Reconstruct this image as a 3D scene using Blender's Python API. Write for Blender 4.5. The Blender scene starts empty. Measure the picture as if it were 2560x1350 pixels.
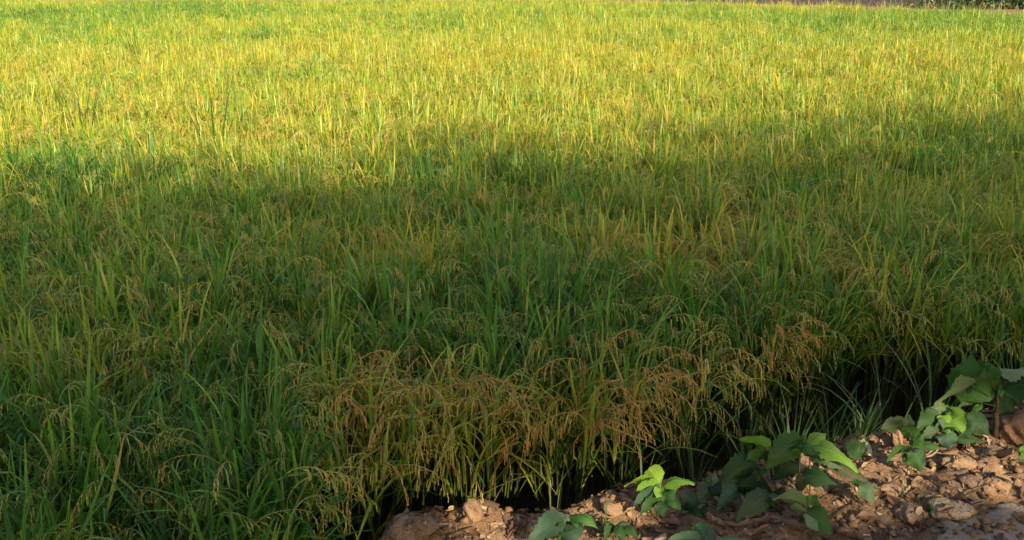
import bpy, math, random
import numpy as np
from mathutils import Vector, Matrix

random.seed(7)
RNG = np.random.default_rng(11)
R = math.radians
scene = bpy.context.scene

# ------------------------------------------------------------------ camera
FPX, PW, PH = 2400.0, 2560.0, 1350.0
PITCH = R(18.07)
CAM_Z = 1.5
cam_d = bpy.data.cameras.new('camera')
cam_d.sensor_width = 36.0
cam_d.lens = FPX / PW * 36.0
cam_d.clip_start = 0.05
cam_d.clip_end = 2000
cam = bpy.data.objects.new('camera', cam_d)
cam.location = (0, 0, CAM_Z)
cam.rotation_euler = (R(90) - PITCH, 0, 0)
scene.collection.objects.link(cam)
scene.camera = cam

# ------------------------------------------------------------------ light
SUN_EL, SUN_AZ = R(25), R(155)          # azimuth clockwise from +Y
SUN_DIR = np.array([math.sin(SUN_AZ) * math.cos(SUN_EL), math.cos(SUN_AZ) * math.cos(SUN_EL), math.sin(SUN_EL)])
world = bpy.data.worlds.new('World')
scene.world = world
world.use_nodes = True
wn = world.node_tree
wn.nodes.clear()
sky = wn.nodes.new('ShaderNodeTexSky')
sky.sky_type = 'NISHITA'
sky.sun_disc = False
sky.sun_elevation = SUN_EL
sky.sun_rotation = SUN_AZ
sky.air_density = 1.0
sky.dust_density = 4.0
sky.ozone_density = 0.6
bgn = wn.nodes.new('ShaderNodeBackground')
bgn.inputs['Strength'].default_value = 0.135
won = wn.nodes.new('ShaderNodeOutputWorld')
wn.links.new(sky.outputs[0], bgn.inputs['Color'])
wn.links.new(bgn.outputs[0], won.inputs['Surface'])
sun_d = bpy.data.lights.new('sun', 'SUN')
sun_d.energy = 5.0
sun_d.angle = R(0.55)
sun_d.color = (1.0, 0.84, 0.58)
sun = bpy.data.objects.new('sun', sun_d)
sun.rotation_euler = Vector((-SUN_DIR).tolist()).to_track_quat('-Z', 'Y').to_euler()
sun.location = (8, -20, 15)
scene.collection.objects.link(sun)
vs = scene.view_settings
vs.view_transform = 'Standard'
vs.look = 'None'
vs.gamma = 1.0
vs.exposure = 1.05
vs.use_curve_mapping = False
scene.cycles.max_bounces = 4
scene.cycles.diffuse_bounces = 2
scene.cycles.glossy_bounces = 2
scene.cycles.transmission_bounces = 3

# ------------------------------------------------------------------ helpers
FWD = np.array([0, math.cos(PITCH), -math.sin(PITCH)])
UP = np.array([0, math.sin(PITCH), math.cos(PITCH)])
RIGHT = np.array([1.0, 0, 0])
EYE = np.array([0, 0, CAM_Z])

def ray(x, y):
    return RIGHT * (x - PW / 2) / FPX + UP * (PH / 2 - y) / FPX + FWD

def onz(x, y, z=0.0):                       # photo pixel -> point on a level
    d = ray(x, y)
    return EYE + d * (z - CAM_Z) / d[2]

def ony(x, y, Y):                           # photo pixel -> point on an upright plane
    d = ray(x, y)
    return EYE + d * Y / d[1]

def link(o, parent=None):
    scene.collection.objects.link(o)
    if parent is not None:
        o.parent = parent
    return o

def tag(o, label=None, cat=None, group=None, kind=None):
    if label: o['label'] = label
    if cat: o['category'] = cat
    if group: o['group'] = group
    if kind: o['kind'] = kind
    return o

def empty(name, loc):
    o = bpy.data.objects.new(name, None)
    o.empty_display_size = 0.05
    o.location = [float(v) for v in loc]
    return link(o)

def _hash(ix, iy, seed):
    n = (ix.astype(np.int64) * 374761393 + iy.astype(np.int64) * 668265263 + seed * 1274126177) & 0x7fffffff
    n = ((n ^ (n >> 13)) * 1274126177) & 0x7fffffff
    n = n ^ (n >> 16)
    return (n & 0xffff) / 65535.0

def vnoise(x, y, seed=0):
    x = np.asarray(x, float); y = np.asarray(y, float)
    ix = np.floor(x); iy = np.floor(y)
    fx = x - ix; fy = y - iy
    fx = fx * fx * (3 - 2 * fx); fy = fy * fy * (3 - 2 * fy)
    a = _hash(ix, iy, seed); b = _hash(ix + 1, iy, seed)
    c = _hash(ix, iy + 1, seed); d = _hash(ix + 1, iy + 1, seed)
    return (a + (b - a) * fx) * (1 - fy) + (c + (d - c) * fx) * fy

def fbm(x, y, seed=0, octv=4):
    s = 0; a = 0.5
    for i in range(octv):
        s = s + a * (vnoise(np.asarray(x) * 2 ** i, np.asarray(y) * 2 ** i, seed + i) - 0.5)
        a *= 0.5
    return s

class Acc:
    """collects verts / faces / point attributes into ONE mesh"""
    def __init__(self):
        self.v = []; self.f = []; self.m = []; self.n = 0
        self.rnd = []; self.s = []; self.t = []
    def add(self, v, f, rnd=0.5, s=None, mat=0, t=None):
        v = np.asarray(v, float); k = len(v)
        self.v.append(v)
        self.f.extend([tuple(i + self.n for i in q) for q in f])
        self.m.extend([mat] * len(f))
        self.rnd.append(np.full(k, rnd) if np.isscalar(rnd) else np.asarray(rnd, float))
        self.s.append(np.zeros(k) if s is None else np.asarray(s, float))
        self.t.append(np.zeros(k) if t is None else np.asarray(t, float))
        self.n += k
    def merge(self, o, mat=None):
        self.f.extend([tuple(i + self.n for i in q) for q in o.f])
        self.m.extend(o.m if mat is None else [mat] * len(o.f))
        self.v += o.v; self.rnd += o.rnd; self.s += o.s; self.t += o.t
        self.n += o.n
    def mesh(self, name, mats, smooth=True):
        me = bpy.data.meshes.new(name)
        V = np.concatenate(self.v)
        me.from_pydata(V.tolist(), [], self.f)
        for nm, arr in (('rnd', self.rnd), ('s', self.s), ('t', self.t)):
            at = me.attributes.new(nm, 'FLOAT', 'POINT')
            at.data.foreach_set('value', np.concatenate(arr).astype(np.float32))
        for mt in mats: me.materials.append(mt)
        me.polygons.foreach_set('material_index', np.array(self.m, dtype=np.int32))
        me.polygons.foreach_set('use_smooth', np.full(len(self.f), smooth))
        me.update()
        return me

def obj(name, me, parent=None, loc=None, rot=None, scale=None):
    o = bpy.data.objects.new(name, me)
    if loc is not None: o.location = [float(v) for v in loc]
    if rot is not None: o.rotation_euler = rot
    if scale is not None: o.scale = scale if hasattr(scale, '__len__') else (scale,) * 3
    return link(o, parent)

def unit(v):
    v = np.asarray(v, float)
    return v / (np.linalg.norm(v) + 1e-12)

def tube(acc, pts, radii, sides=5, rnd=0.5, mat=0, cap=True):
    pts = np.asarray(pts, float); n = len(pts)
    tan = np.gradient(pts, axis=0)
    ref = np.array([0.31, 0.17, 0.93])
    V = []; S = []
    for i in range(n):
        t = unit(tan[i])
        r = ref if abs(np.dot(ref, t)) < 0.95 else np.array([1.0, 0.1, 0])
        u = unit(np.cross(t, r)); w = np.cross(t, u)
        for k in range(sides):
            a = 2 * math.pi * k / sides
            V.append(pts[i] + radii[i] * (math.cos(a) * u + math.sin(a) * w))
            S.append(i / (n - 1))
    F = []
    for i in range(n - 1):
        for k in range(sides):
            k2 = (k + 1) % sides
            F.append((i * sides + k, i * sides + k2, (i + 1) * sides + k2, (i + 1) * sides + k))
    if cap:
        F.append(tuple(range(sides))[::-1]); F.append(tuple((n - 1) * sides + k for k in range(sides)))
    acc.add(V, F, rnd, S, mat)

# ------------------------------------------------------------------ materials
class NT:
    def __init__(self, name):
        self.mat = bpy.data.materials.new(name)
        self.mat.use_nodes = True
        self.t = self.mat.node_tree
        self.t.nodes.clear()
        self.out = self.t.nodes.new('ShaderNodeOutputMaterial')
    def n(self, typ, **kw):
        nd = self.t.nodes.new(typ)
        for k, v in kw.items(): setattr(nd, k, v)
        return nd
    def put(self, sock, v):
        if hasattr(v, 'is_output'): self.t.links.new(v, sock)
        elif v is not None: sock.default_value = v
    def math(self, op, a, b=None, c=None, clamp=False):
        nd = self.n('ShaderNodeMath', operation=op, use_clamp=clamp)
        for i, v in enumerate((a, b, c)): self.put(nd.inputs[i], v)
        return nd.outputs[0]
    def attr(self, name):
        return self.n('ShaderNodeAttribute', attribute_name=name).outputs['Fac']
    def mix(self, fac, a, b, blend='MIX'):
        nd = self.n('ShaderNodeMix', data_type='RGBA', blend_type=blend)
        self.put(nd.inputs[0], fac)
        self.put(nd.inputs[6], a if hasattr(a, 'is_output') else (*a, 1))
        self.put(nd.inputs[7], b if hasattr(b, 'is_output') else (*b, 1))
        return nd.outputs[2]
    def ramp(self, fac, stops, interp='LINEAR'):
        nd = self.n('ShaderNodeValToRGB')
        nd.color_ramp.interpolation = interp
        e = nd.color_ramp.elements
        while len(e) < len(stops): e.new(0.5)
        for i, (p, c) in enumerate(stops):
            e[i].position = p; e[i].color = (*c, 1)
        self.put(nd.inputs[0], fac)
        return nd.outputs[0]
    def noise(self, scale, detail=3, rough=0.5, vec=None):
        nd = self.n('ShaderNodeTexNoise')
        nd.inputs['Scale'].default_value = scale
        nd.inputs['Detail'].default_value = detail
        nd.inputs['Roughness'].default_value = rough
        if vec is not None: self.put(nd.inputs['Vector'], vec)
        return nd.outputs['Fac']
    def pos(self):
        return self.n('ShaderNodeNewGeometry').outputs['Position']
    def bump(self, h, strength, dist):
        nd = self.n('ShaderNodeBump')
        nd.inputs['Strength'].default_value = strength
        nd.inputs['Distance'].default_value = dist
        self.put(nd.inputs['Height'], h)
        return nd.outputs[0]
    def leafy(self, col, trans_col, trans=0.35, rough=0.5, spec=0.3, normal=None):
        p = self.n('ShaderNodeBsdfPrincipled')
        self.put(p.inputs['Base Color'], col)
        p.inputs['Roughness'].default_value = rough
        p.inputs['Specular IOR Level'].default_value = spec
        tr = self.n('ShaderNodeBsdfTranslucent')
        self.put(tr.inputs['Color'], trans_col)
        if normal is not None:
            self.put(p.inputs['Normal'], normal)
        mx = self.n('ShaderNodeMixShader')
        mx.inputs[0].default_value = trans
        self.t.links.new(p.outputs[0], mx.inputs[1]); self.t.links.new(tr.outputs[0], mx.inputs[2])
        self.t.links.new(mx.outputs[0], self.out.inputs['Surface'])
        return self.mat
    def plain(self, col, rough=0.8, spec=0.2, normal=None):
        p = self.n('ShaderNodeBsdfPrincipled')
        self.put(p.inputs['Base Color'], col if hasattr(col, 'is_output') else (*col, 1))
        self.put(p.inputs['Roughness'], rough)
        p.inputs['Specular IOR Level'].default_value = spec
        if normal is not None: self.put(p.inputs['Normal'], normal)
        self.t.links.new(p.outputs[0], self.out.inputs['Surface'])
        return self.mat

CANOPY_Z = 0.38
# patches of the crop that have ripened to brown (photo pixel, radius in metres, weight)
RIPE = [(560, 320, 0.75, 0.3), (660, 112, 1.7, 0.25), (1690, 545, 0.40, 0.5), (1010, 930, 0.17, 0.85),
        (1400, 1010, 0.20, 0.85), (1640, 920, 0.18, 0.8), (2230, 800, 0.2, 0.95), (1850, 870, 0.16, 0.6), (1060, 1000, 0.2, 0.7), (1260, 120, 1.2, 0.12),
        (1000, 560, 0.35, 0.4), (2060, 5, 2.2, 0.7), (250, 770, 0.25, 0.25), (860, 830, 0.18, 0.5), (420, 620, 0.12, 0.4), (200, 1100, 0.6, -0.35), (1300, 700, 0.5, -0.15), (150, 25, 4.0, -0.25), (2300, 40, 4.0, -0.2)]
RIPE_PTS = [(onz(x, y, CANOPY_Z), r, w) for x, y, r, w in RIPE]

def ripe_sun_tone(x, y):
    """ripeness of the hill standing at x, y, plus sunlit yellowing put in by distance (0 green .. 1 brown)"""
    x = np.asarray(x, float); y = np.asarray(y, float)
    d = np.hypot(x, y)
    f = np.interp(d, [2.0, 4.0, 8.0, 13.0, 19.0, 26.0], [0.13, 0.23, 0.50, 0.56, 0.50, 0.42])  # yellows with distance: warmth of the sunlit crop put into the rice colour
    f = f + 0.5 * fbm(x * 0.33, y * 0.33, 41, 3) + 0.3 * fbm(x * 1.7, y * 1.7, 51, 2)
    for p, r, w in RIPE_PTS:
        g = np.clip(1.35 - np.hypot(x - p[0], y - p[1]) / r, 0, 1)
        f = f + g * w
    return f

def make_rice_leaf():
    nt = NT('rice_leaf')
    s = nt.attr('s')
    v = nt.math('ADD', nt.attr('rnd'), nt.math('MULTIPLY', nt.math('POWER', s, 5.0), 0.12))
    col = nt.ramp(v, [(0.0, (0.025, 0.085, 0.018)), (0.28, (0.065, 0.19, 0.022)), (0.5, (0.165, 0.30, 0.03)),
                      (0.76, (0.42, 0.40, 0.04)), (0.92, (0.48, 0.34, 0.07)), (1.0, (0.38, 0.23, 0.09))])
    tc = nt.mix(1.0, col, (1.35, 1.3, 0.75), 'MULTIPLY')
    return nt.leafy(col, tc, 0.38, 0.42, 0.35)

def make_panicle():
    nt = NT('rice_panicle')
    col = nt.ramp(nt.attr('rnd'), [(0.0, (0.21, 0.29, 0.06)), (0.25, (0.38, 0.40, 0.095)), (0.5, (0.52, 0.44, 0.12)),
                      (0.75, (0.56, 0.32, 0.085)), (1.0, (0.43, 0.22, 0.07))])
    return nt.leafy(col, nt.mix(1.0, col, (1.0, 0.9, 0.6), 'MULTIPLY'), 0.2, 0.55, 0.3)

def make_culm():
    nt = NT('rice_culm')
    col = nt.ramp(nt.math('ADD', nt.attr('rnd'), nt.math('MULTIPLY', nt.attr('s'), 0.3)),
                  [(0.0, (0.045, 0.036, 0.018)), (0.5, (0.05, 0.055, 0.018)), (1.0, (0.06, 0.10, 0.025))])  # dark browns: the shade low in the crop is put into the culm colour
    return nt.plain(col, 0.55, 0.3)

M_LEAF, M_PAN, M_CULM = make_rice_leaf(), make_panicle(), make_culm()

def make_grass(name, c0, c1, c2):
    nt = NT(name)
    col = nt.ramp(nt.attr('rnd'), [(0.0, c0), (0.6, c1), (1.0, c2)])
    return nt.leafy(col, nt.mix(1.0, col, (1.3, 1.3, 0.7), 'MULTIPLY'), 0.35, 0.45, 0.35)
M_GRASS = make_grass('bank_grass', (0.03, 0.08, 0.02), (0.07, 0.14, 0.035), (0.17, 0.2, 0.08))
M_DRYGRASS = make_grass('dry_grass', (0.24, 0.16, 0.09), (0.34, 0.24, 0.14), (0.2, 0.24, 0.08))

def make_broad():
    nt = NT('broad_leaf')
    base = nt.n('ShaderNodeObjectInfo').outputs['Color']
    s, t = nt.attr('s'), nt.attr('t')
    at = nt.math('ABSOLUTE', t)
    # side veins run forward from the midrib
    ph = nt.math('MULTIPLY', nt.math('SUBTRACT', s, nt.math('MULTIPLY', at, 0.3)), 26.0)
    vein = nt.math('POWER', nt.math('ABSOLUTE', nt.math('COSINE', ph)), 24.0)
    mid = nt.math('SUBTRACT', 1.0, nt.math('MULTIPLY', at, 14.0), clamp=True)
    v = nt.math('MAXIMUM', nt.math('MULTIPLY', vein, 0.3), mid)
    patch = nt.noise(60, 3, 0.6, nt.pos())
    col = nt.mix(nt.math('MULTIPLY', v, 0.45), base, nt.mix(1.0, base, (2.4, 2.0, 2.2), 'MULTIPLY'))
    col = nt.mix(nt.math('MULTIPLY', patch, 0.5), col, nt.mix(1.0, col, (0.62, 0.66, 0.6), 'MULTIPLY'))
    spot = nt.math('MULTIPLY', nt.math('SUBTRACT', nt.noise(38, 4, 0.7, nt.pos()), 0.60, clamp=True), 6.0, clamp=True)
    col = nt.mix(nt.math('MULTIPLY', spot, 0.75), col, (0.13, 0.10, 0.05))
    h = nt.math('ADD', nt.math('MULTIPLY', v, -1.0), nt.math('MULTIPLY', patch, 0.5))
    return nt.leafy(col, nt.mix(1.0, col, (1.35, 1.35, 0.6), 'MULTIPLY'), 0.33, 0.55, 0.2, nt.bump(h, 0.5, 0.002))
M_BROAD = make_broad()

def make_stem():
    nt = NT('weed_stem')
    return nt.plain(nt.ramp(nt.attr('s'), [(0, (0.10, 0.065, 0.035)), (0.5, (0.11, 0.10, 0.045)), (1, (0.14, 0.2, 0.06))]), 0.6)
M_STEM = make_stem()

def make_wood():
    nt = NT('weed_wood')
    a = nt.noise(80, 4, 0.6, nt.pos())
    return nt.plain(nt.ramp(a, [(0.3, (0.035, 0.022, 0.014)), (0.7, (0.08, 0.055, 0.033))]), 0.8)
M_WOOD = make_wood()

def make_dry():
    nt = NT('dry_leaf')
    base = nt.n('ShaderNodeObjectInfo').outputs['Color']
    s, t = nt.attr('s'), nt.attr('t')
    at = nt.math('ABSOLUTE', t)
    mid = nt.math('SUBTRACT', 1.0, nt.math('MULTIPLY', at, 9.0), clamp=True)
    patch = nt.noise(70, 4, 0.6, nt.pos())
    col = nt.mix(nt.math('MULTIPLY', patch, 0.6), base, nt.mix(1.0, base, (0.5, 0.45, 0.42), 'MULTIPLY'))
    col = nt.mix(nt.math('MULTIPLY', mid, 0.4), col, (0.4, 0.29, 0.2))
    return nt.leafy(col, col, 0.12, 0.75, 0.15, nt.bump(patch, 0.4, 0.002))
M_DRY = make_dry()

def make_litter():
    nt = NT('leaf_litter')
    patch = nt.noise(90, 3, 0.6, nt.pos())
    v = nt.math('ADD', nt.math('MULTIPLY', nt.attr('rnd'), 0.85), nt.math('MULTIPLY', patch, 0.2))
    col = nt.ramp(v, [(0.0, (0.07, 0.04, 0.026)), (0.35, (0.14, 0.085, 0.053)), (0.7, (0.23, 0.15, 0.098)), (1.0, (0.38, 0.28, 0.19))])
    return nt.plain(col, 0.85, 0.12)
M_LITTER = make_litter()

def make_soil():
    nt = NT('bank_soil')
    pos = nt.pos()
    a = nt.noise(3.5, 5, 0.6, pos); b = nt.noise(45, 4, 0.65, pos); c = nt.noise(240, 2, 0.6, pos)
    col = nt.ramp(nt.math('ADD', nt.math('MULTIPLY', a, 0.6), nt.math('MULTIPLY', b, 0.4)),
                  [(0.25, (0.11, 0.060, 0.032)), (0.5, (0.225, 0.135, 0.075)), (0.72, (0.35, 0.24, 0.15))])
    h = nt.math('ADD', b, nt.math('MULTIPLY', c, 0.4))
    return nt.plain(col, 0.92, 0.1, nt.bump(h, 0.9, 0.012))
M_SOIL = make_soil()

def make_mud():
    nt = NT('paddy_mud')
    pos = nt.pos()
    a = nt.noise(1.5, 4, 0.6, pos); b = nt.noise(20, 4, 0.6, pos)
    col = nt.ramp(a, [(0.3, (0.035, 0.026, 0.018)), (0.7, (0.07, 0.05, 0.034))])
    return nt.plain(col, nt.math('MULTIPLY_ADD', b, 0.3, 0.6), 0.12, nt.bump(b, 0.8, 0.03))
M_MUD = make_mud()

def make_rock(name, c0, c1):
    nt = NT(name)
    pos = nt.pos()
    a = nt.noise(14, 5, 0.65, pos); b = nt.noise(120, 3, 0.6, pos)
    col = nt.ramp(nt.math('ADD', nt.math('MULTIPLY', a, 0.7), nt.math('MULTIPLY', b, 0.3)), [(0.3, c0), (0.68, c1)])
    return nt.plain(col, 0.9, 0.12, nt.bump(nt.math('ADD', a, b), 0.8, 0.008))
M_ROCK_RED = make_rock('red_brown_stone', (0.15, 0.085, 0.05), (0.28, 0.17, 0.10))
M_ROCK_GREY = make_rock('pale_stone', (0.22, 0.155, 0.10), (0.40, 0.31, 0.22))
M_CLOD = make_rock('soil_clod', (0.13, 0.075, 0.044), (0.29, 0.195, 0.125))

def make_bark():
    nt = NT('bark')
    a = nt.noise(9, 5, 0.7, nt.pos())
    return nt.plain(nt.ramp(a, [(0.3, (0.06, 0.045, 0.03)), (0.7, (0.18, 0.14, 0.10))]), 0.9, 0.1, nt.bump(a, 0.8, 0.02))
M_BARK = make_bark()
def make_crown(name, cols):
    nt = NT(name)
    col = nt.ramp(nt.attr('rnd'), [(0, cols[0]), (1, cols[1])])
    return nt.leafy(col, nt.mix(1.0, col, (1.2, 1.3, 0.6), 'MULTIPLY'), 0.3, 0.45, 0.35)
M_CROWN = make_crown('tree_leaves', ((0.035, 0.08, 0.02), (0.09, 0.15, 0.035)))
M_HEDGE = make_crown('hedge_leaves', ((0.05, 0.085, 0.035), (0.10, 0.14, 0.055)))

# ------------------------------------------------------------------ ground, bank, far bund
SOIL_Z = -0.45
def ground():
    a = Acc()
    s = 700
    a.add([(-s, -s, SOIL_Z), (s, -s, SOIL_Z), (s, s, SOIL_Z), (-s, s, SOIL_Z)], [(0, 1, 2, 3)])
    tag(obj('ground', a.mesh('ground', [M_MUD])), kind='structure')
ground()

EDGE_PX = [(955, 1352), (985, 1318), (1030, 1296), (1100, 1286), (1190, 1268), (1260, 1278), (1340, 1290), (1420, 1284), (1480, 1262),
           (1560, 1240), (1650, 1218), (1750, 1190), (1860, 1152), (2000, 1112), (2140, 1096), (2250, 1078),
           (2330, 1050), (2420, 1030), (2560, 1004)]
EDGE = [(-9, 0.55), (-1.5, 0.62), (-0.75, 0.9), (-0.55, 1.35), (-0.44, 1.8)] + [tuple(onz(x, y, 0)[:2]) for x, y in EDGE_PX]
ex, ey = EDGE[-1]
EDGE += [(ex + 1.2, ey + 0.36), (ex + 3.5, ey + 1.1), (ex + 9, ey + 2.8)]
POLY = np.array(EDGE + [(EDGE[-1][0], -14), (-9, -14)])

def bank_sd(x, y):
    """signed distance to the bank outline, + inside"""
    x = np.asarray(x, float); y = np.asarray(y, float)
    best = np.full(x.shape, 1e9); inside = np.zeros(x.shape, bool)
    n = len(POLY)
    for i in range(n):
        ax, ay = POLY[i]; bx, by = POLY[(i + 1) % n]
        dx, dy = bx - ax, by - ay
        t = np.clip(((x - ax) * dx + (y - ay) * dy) / (dx * dx + dy * dy), 0, 1)
        best = np.minimum(best, np.hypot(x - ax - t * dx, y - ay - t * dy))
        c = (ay > y) != (by > y)
        with np.errstate(divide='ignore', invalid='ignore'):
            xi = ax + (y - ay) * dx / (dy if dy else 1e-9)
        inside ^= c & (x < xi)
    return np.where(inside, best, -best)

MOUNDS = [(1020, 1318, 0.10, 0.045), (1190, 1285, 0.07, 0.035), (1550, 1258, 0.12, 0.03), (2450, 1190, 0.16, 0.025)]
MOUNDS = [(onz(x, y, 0.0), r, h) for x, y, r, h in MOUNDS]
def bank_h(x, y):
    x = np.asarray(x, float); y = np.asarray(y, float)
    d = bank_sd(x, y) + 0.05 * fbm(x * 9, y * 9, 3, 4)
    z = 0.05 * fbm(x * 2.2, y * 2.2, 5, 3) + 0.06 * fbm(x * 9, y * 9, 8, 4) + 0.022 * fbm(x * 34, y * 34, 12, 3)
    for p, r, h in MOUNDS:
        z = z + h * np.exp(-((x - p[0]) ** 2 + (y - p[1]) ** 2) / (r * r))
    k = np.clip((d + 0.16) / 0.16, 0, 1)
    k = k * k * (3 - 2 * k)
    return (SOIL_Z - 0.04) + (z - SOIL_Z + 0.04) * k

_gx = np.arange(-1.0, 2.6, 0.01); _gy = np.arange(1.6, 3.7, 0.01)
_GZ = None
def bank_hs(x, y):
    """quick single-point height from a table of bank_h"""
    global _GZ
    if _GZ is None:
        _GZ = bank_h(*np.meshgrid(_gx, _gy))
    fx = (x - _gx[0]) / 0.01; fy = (y - _gy[0]) / 0.01
    i = int(fx); j = int(fy)
    if i < 0 or j < 0 or i >= len(_gx) - 1 or j >= len(_gy) - 1: return float(bank_h(x, y))
    fx -= i; fy -= j
    return float((_GZ[j, i] * (1 - fx) + _GZ[j, i + 1] * fx) * (1 - fy) + (_GZ[j + 1, i] * (1 - fx) + _GZ[j + 1, i + 1] * fx) * fy)

def axis_lines(a, b, fine, lo, hi, coarse):
    mid = np.arange(a, b, fine)
    left = np.arange(lo, a, coarse); right = np.arange(b, hi + coarse, coarse)
    return np.concatenate([left, mid, right])

def bank():
    xs = axis_lines(-0.85, 2.3, 0.014, -9, EDGE[-1][0] - 0.3, 0.25)
    ys = axis_lines(1.75, 3.45, 0.014, -14, 7, 0.25)
    X, Y = np.meshgrid(xs, ys)
    Z = bank_h(X, Y)
    SD = bank_sd(X, Y)
    nx, ny = len(xs), len(ys)
    keep = SD > -0.6
    kf = keep[:-1, :-1] & keep[1:, :-1] & keep[:-1, 1:] & keep[1:, 1:]
    idx = np.arange(nx * ny).reshape(ny, nx)
    q = np.stack([idx[:-1, :-1], idx[:-1, 1:], idx[1:, 1:], idx[1:, :-1]], -1)[kf]
    used = np.unique(q); remap = np.full(nx * ny, -1); remap[used] = np.arange(len(used))
    V = np.stack([X, Y, Z], -1).reshape(-1, 3)[used]
    a = Acc(); a.add(V, [tuple(r) for r in remap[q].tolist()])
    tag(obj('bank', a.mesh('bank', [M_SOIL])), kind='structure')
bank()

FAR_R, FAR_L = onz(2560, 21, CANOPY_Z), onz(1900, 4, CANOPY_Z)
far_dir = unit((FAR_L - FAR_R)[:2])
def far_y(x):                                   # far edge of the crop
    return FAR_R[1] + (x - FAR_R[0]) * (FAR_L[1] - FAR_R[1]) / (FAR_L[0] - FAR_R[0])

def far_bund():
    xs = np.linspace(-40, 40, 161)
    prof = [(0.25, SOIL_Z - 0.05), (0.55, SOIL_Z + 0.45), (0.8, 0.14), (1.2, 0.23), (2.2, 0.24), (3.0, 0.1), (3.8, SOIL_Z - 0.05)]
    V = []; F = []
    for i, x in enumerate(xs):
        for j, (dy, z) in enumerate(prof):
            V.append((x, far_y(x) + dy + 0.15 * float(fbm(x * 0.9, j, 2, 2)), z + (0.12 * float(fbm(x * 1.3, j * 0.7, 21, 3)) if 0 < j < 6 else 0)))
    m = len(prof)
    for i in range(len(xs) - 1):
        for j in range(m - 1):
            F.append((i * m + j, (i + 1) * m + j, (i + 1) * m + j + 1, i * m + j + 1))
    a = Acc(); a.add(V, F)
    tag(obj('far_bund', a.mesh('far_bund', [M_SOIL])), kind='structure')
far_bund()

# ------------------------------------------------------------------ rice: blades, panicles, hills
def blade(acc, p0, az, t0, t1, length, w, rnd, n=7, kink=None, mat=0, twist=0.0, keel=0.18):
    p = np.array(p0, float); pts = [p.copy()]
    ds = length / (n - 1)
    azd = az
    for i in range(1, n):
        s = i / (n - 1)
        th = t0 + (t1 - t0) * s ** 1.6
        if kink and s > kink[0]: th += kink[1]
        azd += twist / n
        p = p + ds * np.array([math.cos(azd) * math.sin(th), math.sin(azd) * math.sin(th), math.cos(th)])
        pts.append(p.copy())
    pts = np.array(pts)
    tan = np.gradient(pts, axis=0)
    side = np.array([-math.sin(az), math.cos(az), 0.0])
    V = []; S = []
    for i in range(n):
        s = i / (n - 1)
        ww = 0.5 * w * (1 - s ** 2.4) * (0.55 + 0.45 * min(1, s * 4)) + 0.0003
        t = unit(tan[i])
        sd = unit(side * math.cos(twist * s * 2) + np.cross(t, side) * math.sin(twist * s * 2))
        nrm = np.cross(t, sd)
        V += [pts[i] - sd * ww, pts[i] - nrm * ww * 2 * keel * 0.5, pts[i] + sd * ww]
        S += [s, s, s]
    F = []
    for i in range(n - 1):
        b = 3 * i
        F += [(b, b + 1, b + 4, b + 3), (b + 1, b + 2, b + 5, b + 4)]
    acc.add(V, F, rnd, S, mat)
    return pts

def panicle(acc, p0, az, length, rnd, rs, droop=1.0, nbr=8, step=0.0055, mat=0):
    n = 9; p = np.array(p0, float); pts = [p.copy()]; th = rs.uniform(0.05, 0.25)
    end = rs.uniform(2.0, 3.0) * droop
    a = az
    for i in range(1, n):
        s = i / (n - 1)
        t = th + (end - th) * s ** 0.9
        a += rs.uniform(-0.12, 0.12)
        p = p + (length / (n - 1)) * np.array([math.cos(a) * math.sin(t), math.sin(a) * math.sin(t), math.cos(t)])
        pts.append(p.copy())
    pts = np.array(pts)
    tube(acc, pts, np.linspace(0.0016, 0.0009, n), 3, rnd * 0.8, mat, False)
    for b in range(nbr):
        s = 0.30 + 0.68 * b / (nbr - 1)
        k = min(int(s * (n - 1)), n - 2); fr = s * (n - 1) - k
        q = pts[k] * (1 - fr) + pts[k + 1] * fr
        d = unit(pts[k + 1] - pts[k])
        ba = rs.uniform(0, 6.283)
        d = unit(d + 0.5 * np.array([math.cos(ba), math.sin(ba), rs.uniform(-0.2, 0.3)]))
        L = rs.uniform(0.035, 0.075) * (1.0 - 0.25 * s)
        m = max(5, int(L / step)); bp = []; rad = []
        for j in range(m):
            u = j / (m - 1)
            dd = unit(d * (1 - u) + np.array([0, 0, -1.0]) * (0.25 + u * 1.3) * droop)
            q = q + dd * L / m
            z = 1 if j % 2 else -1
            bp.append(q + rs.uniform(-1, 1, 3) * 0.0011)
            rad.append(0.0007 if u < 0.18 else (0.0031 if z > 0 else 0.0017) * (1 - 0.35 * u) * rs.uniform(0.8, 1.2))
        tube(acc, bp, rad, 3, min(1, max(0, rnd + rs.uniform(-0.15, 0.15))), mat, False)

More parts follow.
